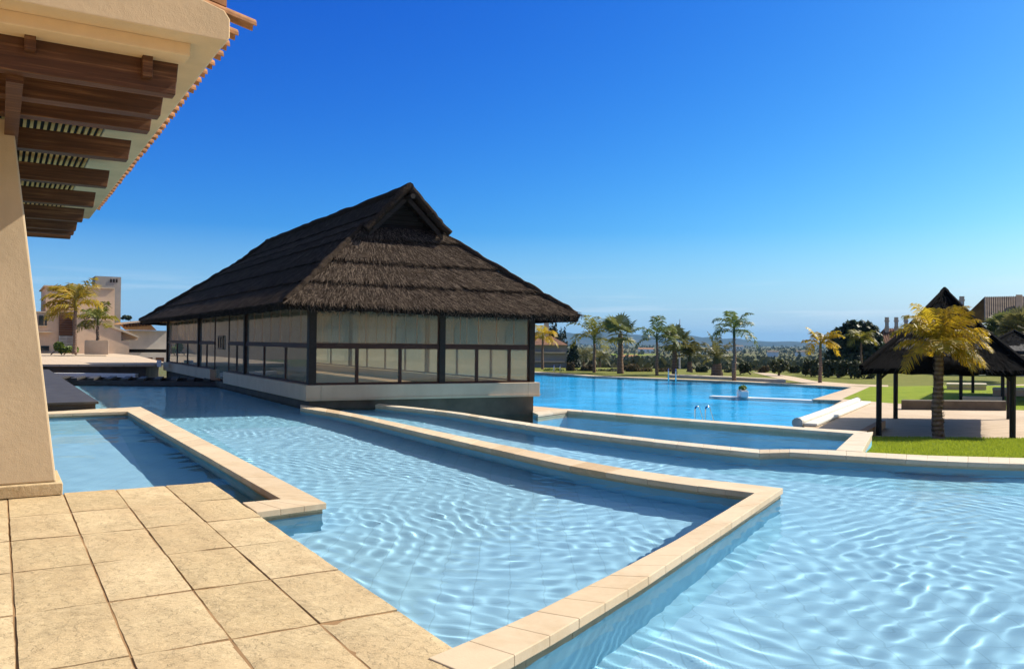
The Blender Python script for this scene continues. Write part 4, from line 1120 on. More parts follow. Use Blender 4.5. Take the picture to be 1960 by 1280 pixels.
# ------------------------------------------------------------------ trees, hedges, shrubs
def leaves(bm, blobs, n, size, seed, fill=.35, squash=1.0):
    r = random.Random(seed); tot = sum(bb[1][0]*bb[1][1]*bb[1][2] for bb in blobs)
    for c, e in blobs:
        c = Vector(c); m_ = int(n*e[0]*e[1]*e[2]/tot)+3
        for _ in range(m_):
            v = Vector((r.gauss(0, 1), r.gauss(0, 1), r.gauss(0, 1))).normalized(); rad = (r.uniform(fill, 1.08))**.7
            p = c+Vector((v.x*e[0], v.y*e[1], v.z*e[2]))*rad
            if noise.noise(p*1.3+Vector((seed, 0, 0))) < -.18: continue
            nn = (v+Vector((r.gauss(0, .7), r.gauss(0, .7), r.gauss(0, .7)+.3))).normalized()
            a_ = nn.cross(Vector((r.gauss(0, 1), r.gauss(0, 1), r.gauss(0, 1)))).normalized(); b_ = nn.cross(a_)
            s_ = size*r.uniform(.6, 1.4); bm.face([p-a_*s_*.5, p+b_*s_*.32, p+a_*s_*.6, p-b_*s_*.32], r.random())
def cypress(px, pyb, pyt, D, w, seed, label):
    base = PD(px, pyb, D); H = (pyb-pyt)*D/F; o = thing('cypress', label, 'cypress tree', base, 'cypresses beside the pool house')
    b = MB(); b.tube([base-ZV*.1, base+ZV*H*.9], [w*.18, .03], 6); b.build('trunk', M['bark'], o)
    b = MB(); bl = []
    for k in range(12):
        f = .06+.9*k/11; bl.append((base+ZV*H*f, (w*(1-f)**.6*(1 if f > .15 else .8)+.05, w*(1-f)**.6+.05, H*.075)))
    leaves(b, bl, 1500, .28*w+.06, seed, .5); b.build('crown', M['cypress'], o)
cypress(1058, 700, 609, 100, 1.25, 71, 'tall dark cypress just right of the pavilion eave')
cypress(1073, 700, 627, 118, .75, 72, 'slim cypress left of the pair behind the pool house roof')
cypress(1079.5, 700, 627, 121, .75, 73, 'slim cypress right of the pair behind the pool house roof')
cypress(1098, 712, 654, 90, .95, 74, 'small cypress standing alone right of the pool house')
def tree(name, label, cat, px, pyb, D, blobs, n, size, mat, seed, group=None, tr=.2, trunks=1):
    base = PD(px, pyb, D); o = thing(name, label, cat, base, group); r = random.Random(seed)
    bl = [(PD(x, y, D+r.uniform(-.5, .5)), (rx*D/F, rx*D/F*.8, ry*D/F)) for x, y, rx, ry in blobs]
    b = MB()
    for c, e in bl[:max(2, len(bl)//2)]:
        c = Vector(c); m_ = base.lerp(c, .5)+Vector((r.uniform(-.2, .2), r.uniform(-.2, .2), .2))
        b.tube([base-ZV*.1+Vector((r.uniform(-.3, .3)*trunks, 0, 0)), m_, c], [tr, tr*.6, tr*.2], 6, r.random())
    b.build('trunk', M['bark'], o)
    b = MB(); leaves(b, bl, n, size, seed); b.build('crown', M[mat], o); return o
_big = [(1605, 664, 20, 36), (1632, 650, 24, 36), (1655, 646, 22, 34), (1672, 655, 16, 30), (1684, 666, 12, 24), (1625, 690, 32, 24), (1660, 690, 28, 24), (1645, 627, 9, 12), (1618, 632, 8, 14), (1664, 625, 7, 12), (1596, 690, 18, 24)]
tree('broadleaf_tree', 'large dark green tree rising behind the hedge and left of the tiled house', 'tree', 1625, 718, 78, _big, 15000, .40, 'ficus', 81, None, .25)
BG = 'clipped garden shrubs along the lawn edge'
bush_specs = [(1427, 714, 695, 14, 'dark rounded shrub left of the multi stemmed bush'), (1493, 716, 690, 20, 'leafy multi stemmed bush beside the pale garden path'), (1545, 718, 690, 12, 'tall narrow bush at the left end of the hedge row'),
              (1562, 720, 688, 13, 'rounded hedge bush behind the yellow palm'), (1588, 722, 690, 15, 'bushy hedge plant just right of the yellow palm'), (1612, 724, 690, 16, 'hedge plant in front of the big dark tree trunk'), (1638, 727, 692, 15, 'hedge plant below the thin young palm'), (1662, 730, 694, 16, 'hedge plant at the right end beside the thatched hut')]
for k, (px, pb, pt, w, lab) in enumerate(bush_specs):
    D = 74-k*.9; h = pb-pt
    tree('garden_bush', lab, 'bush', px, pb, D, [(px-w*.45, pt+h*.28, w*.5, h*.3), (px+w*.4, pt+h*.25, w*.5, h*.28), (px, pt+h*.15, w*.45, h*.22), (px+w*.1, pt+h*.55, w*.7, h*.35), (px-w*.3, pt+h*.7, w*.5, h*.25)], 1500, .24, 'bush', 90+k, BG, .07, 2)
for k, (px, pb, pt, w, mat, lab) in enumerate([(1110, 716, 706, 22, 'bush', 'low clipped hedge in front of the small cypress'), (1163, 717, 706, 26, 'bush', 'low clipped hedge between the two nearest palms at left'), (1225, 716, 704, 26, 'drybush', 'dry brown shrub behind the stout fan palm'), (1273, 716, 704, 16, 'drybush', 'small dry shrub left of the dense fan palm'), (1345, 714, 700, 14, 'bush', 'green shrub left of the stubby date palm'), (1392, 714, 692, 10, 'bush', 'dark shrub right of the stubby date palm'), (1460, 712, 698, 16, 'drybush', 'dry shrub between the two dark bushes'), (1092, 714, 694, 8, 'drybush', 'brownish shrub at the corner of the pool house'), (1126, 712, 698, 14, 'drybush', 'dry reddish shrub behind the clipped hedge'), (1205, 712, 697, 20, 'drybush', 'sparse dry shrubs behind the stout fan palm trunk'), (1520, 714, 699, 14, 'bush', 'pale green shrub behind the garden path'), (1060, 713, 706, 20, 'shrub', 'low green border planting below the pool house wall')]):
    D = 80; h = pb-pt
    tree('low_shrub', lab, 'shrub', px, pb, D, [(px-w*.5, pt+h*.5, w*.5, h*.5), (px+w*.4, pt+h*.45, w*.55, h*.5), (px, pt+h*.6, w*.5, h*.5)], 1100, .2, mat, 110+k, None, .05, 2)
for k, (px, pb, pt, w, lab) in enumerate([(113, 676, 656, 10, 'yellow green spiky shrub at the foot of the villa'), (133, 676, 664, 16, 'low green planting around the golden palm trunk'), (240, 612, 604, 12, 'dark green foliage above the garden building roof')]):
    h = pb-pt; tree('low_shrub', lab, 'shrub', px, pb, 57 if k < 2 else 90, [(px-w*.4, pt+h*.4, w*.5, h*.45), (px+w*.4, pt+h*.5, w*.6, h*.5), (px, pt+h*.3, w*.4, h*.4)], 900, .22, 'shrub' if k < 2 else 'ficus', 130+k, None, .04, 2)

# ------------------------------------------------------------------ pool house, poles, ladders, pool furniture
PH = thing('pool_house', 'small grey pool house with a brown hipped tile roof and chimney beside the pavilion', 'pool house', PD(1040, 711, 90))
b = MB(); front(b, 1000, 1085, 660, 713, 90, 8); b.build('wall', M['greywall'], PH)
b = MB(); e_ = [PD(990, 660, 89.3), PD(1087.5, 660, 89.3)]; e_ += [e_[1]+Vector((0, 9.4, 0)), e_[0]+Vector((0, 9.4, 0))]
r0_, r1_ = PD(1020, 643, 93), PD(1056, 643.5, 93)
b.face([e_[0], e_[1], r1_, r0_]); b.face([e_[1], e_[2], r1_]); b.face([e_[2], e_[3], r0_, r1_]); b.face([e_[3], e_[0], r0_]); b.face(e_[::-1])
rf = b.build('roof', M['tile_brown'], PH)
b = MB(); front(b, 1041, 1051, 606, 650, 92.5, .7); b.build('chimney', M['villa'], rf)
b = MB(); front(b, 1000, 1083, 673.5, 675.5, 89.6, .3); front(b, 1000, 1081, 691, 692.5, 89.6, .3); b.build('string_course', M['cream'], PH)
PLm = thing('lamp_pole', 'tall thin grey floodlight pole standing beyond the dense fan palm', 'lamp pole', PD(1300.5, 705, 110))
b = MB(); p0 = PD(1300.5, 705, 110); b.tube([p0, p0+ZV*((705-611)*110/F)], [.11, .05], 6); b.build('pole', M['dirtwhite'], PLm)
b = MB(); p1 = PD(1298.3, 624, 110); b.box(p1.x-.15, p1.x+.1, 109.8, 110.1, p1.z-.3, p1.z+.2); b.build('floodlight', M['black'], PLm)
def ladder(label, base, hgt, gap, run, dirx, rr=.022):
    o = thing('pool_ladder', label, 'pool ladder', base)
    for sg in (0, 1):
        b = MB(); c = Vector(base)+Vector((sg*gap, 0, 0)); pts = [c-ZV*.9]
        pts += [c+ZV*(hgt*.7)]
        for k in range(1, 7):
            a_ = math.pi*k/7; pts.append(c+ZV*(hgt*.7+math.sin(a_)*hgt*.3)+Vector(dirx)*run*.25*(1-math.cos(a_)))
        e_ = c+Vector(dirx)*run; pts.append(e_-ZV*.1); pts.append(e_-ZV*.9)
        b.tube(pts, rr, 8, .5); hr = b.build('handrail', M['metal'], o, smooth=True)
        b = MB(); b.tube(pts[2:5], rr*1.25, 8, .5); b.build('grip_sleeve', M['bluecap'], hr, smooth=True)
    b = MB()
    for k in range(3):
        z = base[2]-.25-k*.22; b.box(base[0], base[0]+gap, base[1]-.03, base[1]+.03, z-.02, z+.02)
    b.build('step', M['metal'], o)
lb = PD(1330, 806, 24.3)
ladder('pair of steel handrails with blue sleeves behind the low pale coping', (lb.x, lb.y, lb.z), 29*lb.y/F, 20*lb.y/F, .28, (1, .15, 0), .018)
for px, py, D, lab in ((1279, 725, 62.5, 'steel pool ladder on the far rim in front of the slender palm'), (1060, 714, 74.8, 'steel pool ladder on the far rim below the pool house')):
    bb = PD(px, py, D); ladder(lab, tuple(bb), .75, .55, .5, (.3, 1, 0), .03)
# island planter and sunken dividing wall in the big pool
a0, a1 = P(1357, 757.5, ZB+.03), P(1556, 766, ZB+.03)
b = MB(); d_ = (a1-a0).normalized(); n_ = Vector((-d_.y, d_.x, 0)); b.slab([V3(a0, ZB+.03), V3(a1, ZB+.03), V3(a1+n_*.6, ZB+.03), V3(a0+n_*.6, ZB+.03)], (0, 0, -1.5))
o = b.build('dividing_wall', M['white'], None, bevel=.03); tag(o, 'white dividing wall just above the water of the big pool', 'wall')
ip = P(1425.5, 762, ZB)
IS = thing('pool_planter', 'small white box planter standing on the dividing wall in the big pool', 'planter', (ip.x, ip.y, ZB))
b = MB(); w_ = 7.5*ip.y/F; b.box(ip.x-w_, ip.x+w_, ip.y-.0, ip.y+.8, ZB+.04, ZB+.36); b.build('box', M['white'], IS, bevel=.03)
b = MB(); b.box(ip.x-w_*.85, ip.x+w_*.85, ip.y+.06, ip.y+.74, ZB+.361, ZB+.40); b.build('lid', M['dirtwhite'], IS)
b = MB(); leaves(b, [(Vector((ip.x, ip.y+.4, ZB+.52)), (.22, .2, .14))], 90, .14, 5); b.build('plant', M['shrub'], IS)
# roller cover along the right edge of the big pool
r0_, r1_ = P(1527, 809, ZG+.10), P(1640, 767, ZG+.10)
RC = thing('pool_cover_roller', 'rolled white pool cover with its pale housing along the right pool edge', 'pool cover', r0_)
b = MB(); n_ = 24; pts = [r0_.lerp(r1_, k/n_) for k in range(n_+1)]; b.tube(pts, [.15*rng.uniform(.97, 1.03) for _ in pts], 12, .5); b.build('rolled_cover', M['offwhite'], RC, smooth=True)
b = MB(); sd = Vector(((r1_-r0_).y, -(r1_-r0_).x, 0)).normalized()
b.slab([V3(r0_+sd*.18, ZG+.01), V3(r0_+sd*.62, ZG+.01), V3(r1_+sd*.62, ZG+.01), V3(r1_+sd*.18, ZG+.01)], (0, 0, .10)); b.build('housing', M['offwhite'], RC, bevel=.03)
for q in (r0_, r1_):
    b = MB(); dd = (r1_-r0_).normalized()*(-.08 if q is r0_ else .08); b.tube([q, q+dd], .18, 12, .5); b.build('end_cap', M['dirtwhite'], RC)
b = MB(); p0, p1 = P(1645, 823.5, ZG+.25), P(1681, 804.5, ZG+.25); sd = Vector((.25, .02, 0))
b.slab([p0, p1, p1+sd, p0+sd], (0, 0, -.25)); o = b.build('plank', M['plank']); tag(o, 'orange timber plank lying on the deck beside the hut post', 'plank')
o.name = 'timber_plank'
# stone kerb by the lawn
KB = MB(); pts = [P(1283, 717, ZG+.22), P(1400, 721.5, ZG+.22), P(1504, 726.5, ZG+.22)]
for p, q in zip(pts, pts[1:]):
    KB.slab([p, q, q+Vector((.1, 1.6, 0)), p+Vector((.1, 1.6, 0))], (0, 0, -.22))
o = KB.build('stone_kerb', M['coping_pale']); tag(o, 'long low stone platform on the lawn beyond the big pool', 'platform'); o.name = 'stone_platform'

# ------------------------------------------------------------------ thatched huts on the right
def hut(label, fl, fr, bl, br, apex_px, zg, ze, ov, dens, posts_extra=(), brace=True, seed=5):
    r = random.Random(seed)
    fl, fr, bl, br = [V3(p, zg) for p in (fl, fr, bl, br)]
    c = (fl+fr+bl+br)/4
    o = thing('thatched_hut', label, 'hut', (c.x, c.y, zg))
    ap = PD(apex_px[0], apex_px[1], c.y); ap.x = c.x if abs(ap.x-c.x) > .8 else ap.x
    for p in [fl, fr, bl, br]+[V3(x, zg) for x in posts_extra]:
        b = MB(); b.tube([p, p+ZV*(ze-zg+.45)], .085, 8, .5); b.build('post', M['hutwood'], o)
    b = MB(); cc = [fl, fr, br, bl]
    for i in range(4):
        p, q = cc[i], cc[(i+1) % 4]; d = (q-p).normalized(); nn = Vector((-d.y, d.x, 0))*.06
        b.slab([p+d*.1-nn+ZV*(ze-zg+.18), q-d*.1-nn+ZV*(ze-zg+.18), q-d*.1+nn+ZV*(ze-zg+.18), p+d*.1+nn+ZV*(ze-zg+.18)], (0, 0, .14))
    b.build('ring_beam', M['hutwood'], o)
    if brace:
        for i in range(4):
            p, q = cc[i], cc[(i+1) % 4]; d = (q-p).normalized()
            for s_, e_ in ((p, d), (q, -d)):
                b = MB(); b.tube([s_+ZV*(ze-zg-.35), s_+e_*.6+ZV*(ze-zg+.2)], .045, 6, .5); b.build('brace', M['hutwood'], o)
    eav = []
    for p in cc:
        d = (p-V3(c, zg)); d.z = 0; eav.append(V3(p+d.normalized()*ov*1.414, ze))
    th = MB()
    for i in range(4):
        p, q = eav[i], eav[(i+1) % 4]; na, nb = 26, 14; rows = []
        nrm = (q-p).cross(ap-p).normalized()
        if nrm.z < 0: nrm = -nrm
        for b_ in range(nb+1):
            t_ = b_/nb; row = []
            for a_ in range(na+1):
                x = ap.lerp(p.lerp(q, a_/na), t_) ; x = x.copy(); x.z -= .16*math.sin(math.pi*t_)*(1 if t_ < 1 else 0)
                x += nrm*(.05*noise.noise(x*2.2)*min(1, t_*3)); row.append(x)
            rows.append(row)
        for b_ in range(nb):
            for a_ in range(na): th.face([rows[b_][a_], rows[b_][a_+1], rows[b_+1][a_+1], rows[b_+1][a_]], .3+.2*r.random())
        for a_ in range(na):
            x, y = rows[nb][a_], rows[nb][a_+1]; dd = ZV*(.16+.03*noise.noise(x*7)); th.face([x, y, y-dd-(nrm*.0), x-dd], .2)
        area = (q-p).length*(ap-(p+q)/2).length/2
        for _ in range(int(dens*area)):
            t_ = math.sqrt(r.random()); a_ = r.random(); x = ap.lerp(p.lerp(q, a_), t_).copy(); x.z -= .16*math.sin(math.pi*t_)
            dn = (p.lerp(q, a_)-ap).normalized(); d = (dn+nrm*r.uniform(.0, .2)+(q-p).normalized()*r.gauss(0, .12)).normalized()
            sd = d.cross(nrm).normalized()*r.uniform(.008, .02); e_ = x+d*r.uniform(.15, .4)
            th.face([x-sd+nrm*.02, x+sd+nrm*.02, e_+sd*.3+nrm*.02, e_-sd*.3+nrm*.02], r.random())
        th.tube([ap+ZV*.04, ap.lerp(p, .5)-ZV*.12, p+ZV*.03], [.06, .09, .08], 6, .3)
    th.tube([ap-ZV*.25, ap+ZV*.02, ap+ZV*.12], [.26, .13, .03], 8, .3)
    th.build('roof', M['thatch_black'], o)
    b = MB()
    for i in range(4):
        p, q = eav[i], eav[(i+1) % 4]; k = .97; m_ = V3(c, ze)
        b.face([m_.lerp(p, k)+ZV*-.02, m_.lerp(q, k)+ZV*-.02, ap-ZV*.22])
    b.build('roof_lining', M['hutwood'], o)
    return o
H1 = [P(1682, 833, ZG), P(1938, 842, ZG), P(1714, 801, ZG), P(1931, 802, ZG)]
hut('thatched hut with dark pointed roof on four posts behind the golden palm', *H1, (1808, 556), ZG, PD(1800, 713, 24.9).z+.12, .72, 130)
H2 = [P(1839, 768, ZG), P(2035, 772, ZG), P(1862, 752, ZG), P(2022, 755, ZG)]
hut('second thatched hut partly hidden at the right edge behind the nearest one', *H2, (1941, 634), ZG, ZG+2.2, .8, 60, [P(1919, 769, ZG)], True, 9)
# low stone walls and planters near the huts
def lowwall(name, label, px0, px1, py0, py1, D, depth, m, cap=None):
    b = MB(); front(b, px0, px1, py0, py1, D, depth); o = b.build(name, M[m], None, bevel=.015); tag(o, label, 'wall' if 'wall' in name else 'planter' if 'planter' in name else 'bench')
    if cap:
        b = MB(); front(b, px0-.6, px1+.6, py0-3, py0-.05, D-.03, depth+.06); b.build('capping', M[cap], o)
    return o
lowwall('stone_bench', 'long dark stone bench under the back of the nearest hut', 1725, 1926, 768, 785, 35.5, .7, 'darkbrick' if 'darkbrick' in M else 'darkwall')
lowwall('stone_planter', 'low stone planter on the lawn between the hut posts', 1812, 1888, 738, 749, 52, 1.6, 'villa', 'coping_pale')
lowwall('stone_planter', 'pale stone planter at the right end of the lawn', 1900, 1990, 747, 759, 46, 1.4, 'villa', 'coping_pale')
lowwall('stone_bench', 'thin pale stone bench just above the long dark bench', 1842, 1918, 760, 766.5, 40.5, .8, 'cream')
# houses behind the huts
HS = thing('tiled_house', 'low house with a brown tiled roof and three pierced chimneys behind the hut', 'house', PD(1760, 726, 82))
b = MB(); front(b, 1690, 1800, 668, 730, 84, 9); b.build('wall', M['whitewall'], HS)
b = MB(); e0_, e1_ = PD(1682, 668, 83.2), PD(1830, 668, 83.2); t0_, t1_ = PD(1692, 629, 88), PD(1830, 629, 88)
for k in range(46):
    f0, f1 = k/46, (k+1)/46; fm = (f0+f1)/2
    p0, p1, q0, q1 = e0_.lerp(e1_, f0), e0_.lerp(e1_, f1), t0_.lerp(t1_, f0), t0_.lerp(t1_, f1); up = Vector((0, -.06, .09))
    pm, qm_ = (p0+p1)/2+up, (q0+q1)/2+up; tn = rng.random()
    b.face([p0, pm, qm_, q0], tn); b.face([pm, p1, q1, qm_], tn)
b.face([t0_, t1_, t1_+Vector((0, 5, -2.2)), t0_+Vector((0, 5, -2.2))]); rf = b.build('roof', M['tile_brown'], HS)
def chimney(par, px, pyt, pyb, D, w):
    b = MB(); front(b, px-w*.42, px+w*.42, pyt+7.5, pyb, D, .5)
    front(b, px-w*.5, px+w*.5, pyt+18, pyt+20.5, D-.05, .6); front(b, px-w*.55, px+w*.55, pyt+6, pyt+8.4, D-.06, .62); front(b, px-w*.45, px+w*.45, pyt, pyt+5.9, D+.01, .48)
    o = b.build('chimney', M['cream'], par)
    b = MB(); front(b, px-w*.16, px+w*.16, pyt+9.5, pyt+17, D-.02, .05); b.build('flue_opening', M['dirtwhite'], o)
for x in (1697.5, 1715.5, 1734): chimney(rf, x, 607, 645, 87, 9)
b = MB()
for k in range(6): front(b, 1699+k*17, 1709+k*17, 712, 727, 83.9, .05)
b.build('doors', M['white'], HS)
HT = thing('tall_house', 'taller house with a weathered ribbed tile roof at the right edge', 'house', PD(1925, 720, 78))
b = MB(); front(b, 1888, 2040, 613, 730, 79, 9); b.build('wall', M['villa'], HT)
b = MB(); e0_, e1_ = PD(1884, 614, 78.2), PD(2050, 614, 78.2); t0_, t1_ = PD(1883.5, 569, 83.5), PD(2050, 566, 83.5)
for k in range(40):
    f0, f1 = k/40, (k+1)/40
    p0, p1, q0, q1 = e0_.lerp(e1_, f0), e0_.lerp(e1_, f1), t0_.lerp(t1_, f0), t0_.lerp(t1_, f1); up = Vector((0, -.07, .10))
    pm, qm_ = (p0+p1)/2+up, (q0+q1)/2+up; tn = rng.random()
    b.face([p0, pm, qm_, q0], tn); b.face([pm, p1, q1, qm_], tn)
b.face([e0_, e0_+Vector((0, .05, -.2)), e1_+Vector((0, .05, -.2)), e1_]); b.face([t0_, t1_, t1_+Vector((0, 5, -2.5)), t0_+Vector((0, 5, -2.5))])
rf = b.build('roof', M['tile_grey'], HT)
b = MB(); front(b, 1944, 1957, 564, 612, 80.5, 1.0); b.build('chimney', M['villa'], rf)
chimney(rf, 1841, 567, 612, 86, 11)
for x0_, y0_ in ((1900, 634), (1934, 634)):
    b = MB(); front(b, x0_, x0_+9, y0_, y0_+20, 78.96, .1); wf = b.build('window', M['window'], HT)
    b = MB(); front(b, x0_-1.2, x0_-.1, y0_-1, y0_+21, 78.92, .12); front(b, x0_+9.1, x0_+10.2, y0_-1, y0_+21, 78.92, .12); b.build('frame', M['cream'], wf)
b = MB(); front(b, 1884, 2040, 611.5, 614.5, 78.5, .6); b.build('cornice', M['cream'], HT)

# ------------------------------------------------------------------ plain, hills and sky
def plain_h(r_, x, y):
    if r_ < 100: return -4.2
    f = min(1, (r_-100)/160); return -4.2-4.5*f+.9*noise.noise(Vector((x*.004, y*.004, 0)))*f+.02*0
bm = MB(); rings = [0.5, 60, 100, 115, 135, 160, 190, 230, 280, 340, 420, 520, 650, 820, 1050, 1350, 1750, 2300, 3000, 4000, 5500, 8000, 12000]; NA = 96
idx = []
for r_ in rings:
    row = []
    for k in range(NA):
        a_ = 2*math.pi*k/NA; x, y = r_*math.sin(a_), r_*math.cos(a_); row.append(len(bm.v)); bm.v.append((x, y, plain_h(r_, x, y)))
    idx.append(row)
for i in range(len(rings)-1):
    for k in range(NA):
        k2 = (k+1) % NA; bm.f.append((idx[i][k], idx[i+1][k], idx[i+1][k2], idx[i][k2])); bm.t.append(.5)
bm.f.append(tuple(idx[0][::-1])); bm.t.append(.5)
t = NT('plain_ground')
n1 = t.noise(.012, 6, .6); c_ = t.ramp(n1, [(.30, (.060, .075, .022)), (.42, (.13, .10, .055)), (.5, (.16, .18, .05)), (.58, (.20, .15, .09)), (.7, (.07, .085, .03))])
v_ = t.n('ShaderNodeTexVoronoi'); v_.inputs['Scale'].default_value = .0065; t.l(t.co, v_.inputs['Vector'])
c_ = t.mix(.45, c_, t.ramp(v_.outputs['Color'], [(.1, (.05, .065, .025)), (.45, (.17, .13, .08)), (.6, (.13, .16, .05)), (.9, (.21, .17, .11))]))
c_ = t.mix(t.ramp(t.noise(.12, 5, .7), [(.45, 0.0), (.62, .7)]), c_, (.035, .045, .018))
M['plainm'] = t.done(c_, .95, None, .05)
tag(bm.build('ground', M['plainm'], smooth=True), kind='structure')
# golf fairway strip in the middle distance
bm = MB()
for (x0_, x1_, y0_, y1_) in ((1145, 1290, 677, 686), (1130, 1230, 693, 699), (1330, 1345, 680, 690)):
    zf = -8.55; bm.face([P(x0_, y1_, zf), P(x1_, y1_-1, zf), P(x1_-20, y0_+1, zf), P(x0_+15, y0_, zf)])
tag(bm.build('fairway', M['fairway'] if 'fairway' in M else M['lawn']), kind='structure')
# hills
hp = [(-900, 655), (0, 652), (500, 645), (800, 642), (950, 640), (1040, 640), (1085, 637), (1110, 639), (1135, 632), (1155, 626), (1172, 629), (1195, 637), (1215, 640), (1250, 644), (1272, 643), (1300, 640), (1318, 641), (1345, 646), (1362, 645), (1385, 649), (1405, 647), (1440, 652), (1480, 654), (1520, 653), (1560, 656), (1640, 657), (1750, 659), (2200, 661), (3000, 664)]
def ridge_h(px):
    for (x0_, y0_), (x1_, y1_) in zip(hp, hp[1:]):
        if x0_ <= px <= x1_:
            f = (px-x0_)/(x1_-x0_); f = f*f*(3-2*f); return y0_+(y1_-y0_)*f
    return 660
def hills(D, depth, scale, seed, shift=0, amp=1):
    bm = MB(); nx, ny = 260, 12; g = []
    for j in range(ny+1):
        f = j/ny; row = []
        for i in range(nx+1):
            px = -600+i*(3200/nx); Dj = D-depth*.5+depth*f
            top = PD(px, ridge_h(px+shift)-0, D); b_ = top.x/top.y
            hh = max(2, top.z+9)*scale; env = math.sin(math.pi*min(1, max(0, f)))**1.2
            x = b_*Dj; rn = noise.fractal(Vector((x/520+seed, Dj/520, seed)), 1.0, 2.1, 5)
            z = -9.5+hh*env*(1+.22*rn*amp*(1 if abs(f-.5) > .02 else .35)); row.append((x, Dj, z))
        g.append(row)
    for j in range(ny):
        for i in range(nx): bm.face([g[j][i], g[j][i+1], g[j+1][i+1], g[j+1][i]])
    return bm
t = NT('hill_scrub'); c_ = t.ramp(t.noise(.006, 7, .65), [(.35, (.022, .034, .026)), (.5, (.04, .045, .034)), (.65, (.065, .06, .045))]); M['hill'] = t.done(c_, .95, None, .05)
tag(hills(5200, 1800, 1.0, 3).build('hills', M['hill'], smooth=True), kind='structure')
tag(hills(9000, 2400, .95, 8, 260, .8).build('hills', M['hill'], smooth=True), kind='structure')
# scattered trees and scrub of the plain, too many to count
bm = MB(); r = random.Random(44)
for _ in range(2600):
    D = 125*math.exp(r.random()**1.15*math.log(2600/125)); px = r.uniform(980, 1760); x = (px-980)/F*D
    z = plain_h(math.hypot(x, D), x, D); h = r.uniform(1.2, 3.8)*(1+D/1500); w = h*r.uniform(.5, 1.0)
    if noise.noise(Vector((x*.006, D*.006, 3))) < -.12 and D < 900: continue
    tn = r.random(); nq = 16 if D < 500 else 7
    for _k in range(nq):
        v = Vector((r.gauss(0, 1), r.gauss(0, .7), r.gauss(0, 1))).normalized(); p = Vector((x, D, z+h*.55))+Vector((v.x*w*.5, v.y*w*.5, v.z*h*.5))*r.uniform(.5, 1); s_ = w*.34
        a_ = Vector((r.uniform(-1, 1), r.uniform(-1, 1), r.uniform(-.4, .4))).normalized()*s_; b_ = Vector((r.uniform(-.5, .5), r.uniform(-.5, .5), 1)).normalized()*s_*.8
        bm.face([p-a_, p-b_*.8, p+a_, p+b_], tn*.6+r.random()*.4)
M['scrub'] = leafm('plain_scrub_leaf', (.022, .034, .014), (.10, .10, .035), .15, .8)
tag(bm.build('scattered_trees', M['scrub']), kind='stuff')
FH = [(1237, 668, 900, 'long pale farm shed far off on the plain below the left hill', 16, 4), (1405, 668, 1300, 'white shed far off behind the tallest palm', 30, 7), (1205, 681, 420, 'tiny pale house on the plain right of the stout fan palm', 8, 3.2), (1480, 672, 700, 'small white house among far trees right of the tallest palm', 9, 4), (1340, 672, 800, 'pale farmhouse far off above the stubby date palm', 12, 4.5), (1535, 671, 760, 'small pale house among far trees left of the yellow palm', 10, 4)]
for k, (px, py, D, lab, w, h) in enumerate(FH):
    p = PD(px, py, D); z = plain_h(math.hypot(p.x, D), p.x, D)
    o = thing('farmhouse', lab, 'house', (p.x, D, z), 'far buildings on the plain')
    b = MB(); b.box(p.x-w/2, p.x+w/2, D, D+w*.4, z-.5, z+h); b.build('wall', M['white'], o)
    b = MB(); b.slab([(p.x-w/2-.4, D-.4, z+h+.01), (p.x-w/2-.4, D+w*.4+.4, z+h+.01), (p.x-w/2-.4, D+w*.2, z+h+h*.3)], (w+.8, 0, 0)); b.build('roof', M['tile_grey'] if k % 2 else M['tile'], o)

# ------------------------------------------------------------------ haze
HZ = True
if HZ:
    bm = MB(); bm.box(-14000, 14000, -60, 11500, -12.5, 150)
    t = NT('pale_haze'); t.t.nodes.remove(t.n('ShaderNodeBsdfTransparent')) if False else None
    pv = t.n('ShaderNodeVolumePrincipled'); pv.inputs['Density'].default_value = 9.5e-5; pv.inputs['Color'].default_value = (.28, .62, 1.0, 1); pv.inputs['Anisotropy'].default_value = 0.0
    t.l(pv.outputs[0], t.out.inputs['Volume'])
    o = bm.build('haze', t.m); tag(o, kind='stuff')
# ------------------------------------------------------------------ light
SAZ, SEL = R(67), R(42)
Wd = bpy.data.worlds.new('World'); S.world = Wd; Wd.use_nodes = True; wn = Wd.node_tree
bgn = wn.nodes['Background']
sk = wn.nodes.new('ShaderNodeTexSky'); sk.sky_type = 'NISHITA'; sk.sun_disc = False; sk.sun_elevation = SEL; sk.sun_rotation = SAZ
sk.altitude = 200; sk.air_density = 1.0; sk.dust_density = 1.1; sk.ozone_density = 3.5
sp_ = wn.nodes.new('ShaderNodeSeparateColor'); cb_ = wn.nodes.new('ShaderNodeCombineColor'); wn.links.new(sk.outputs[0], sp_.inputs[0])
for k, (g_, m_) in enumerate(((2.9, .0235), (1.85, .181), (.9, 1.30))):
    p_ = wn.nodes.new('ShaderNodeMath'); p_.operation = 'POWER'; p_.inputs[1].default_value = g_; wn.links.new(sp_.outputs[k], p_.inputs[0])
    q_ = wn.nodes.new('ShaderNodeMath'); q_.operation = 'MULTIPLY'; q_.inputs[1].default_value = m_; wn.links.new(p_.outputs[0], q_.inputs[0]); wn.links.new(q_.outputs[0], cb_.inputs[k])
tc_ = wn.nodes.new('ShaderNodeTexCoord'); sx_ = wn.nodes.new('ShaderNodeSeparateXYZ'); wn.links.new(tc_.outputs['Generated'], sx_.inputs[0])
mr_ = wn.nodes.new('ShaderNodeMapRange'); mr_.inputs['From Min'].default_value = .40; mr_.inputs['From Max'].default_value = .68; wn.links.new(sx_.outputs[2], mr_.inputs['Value'])
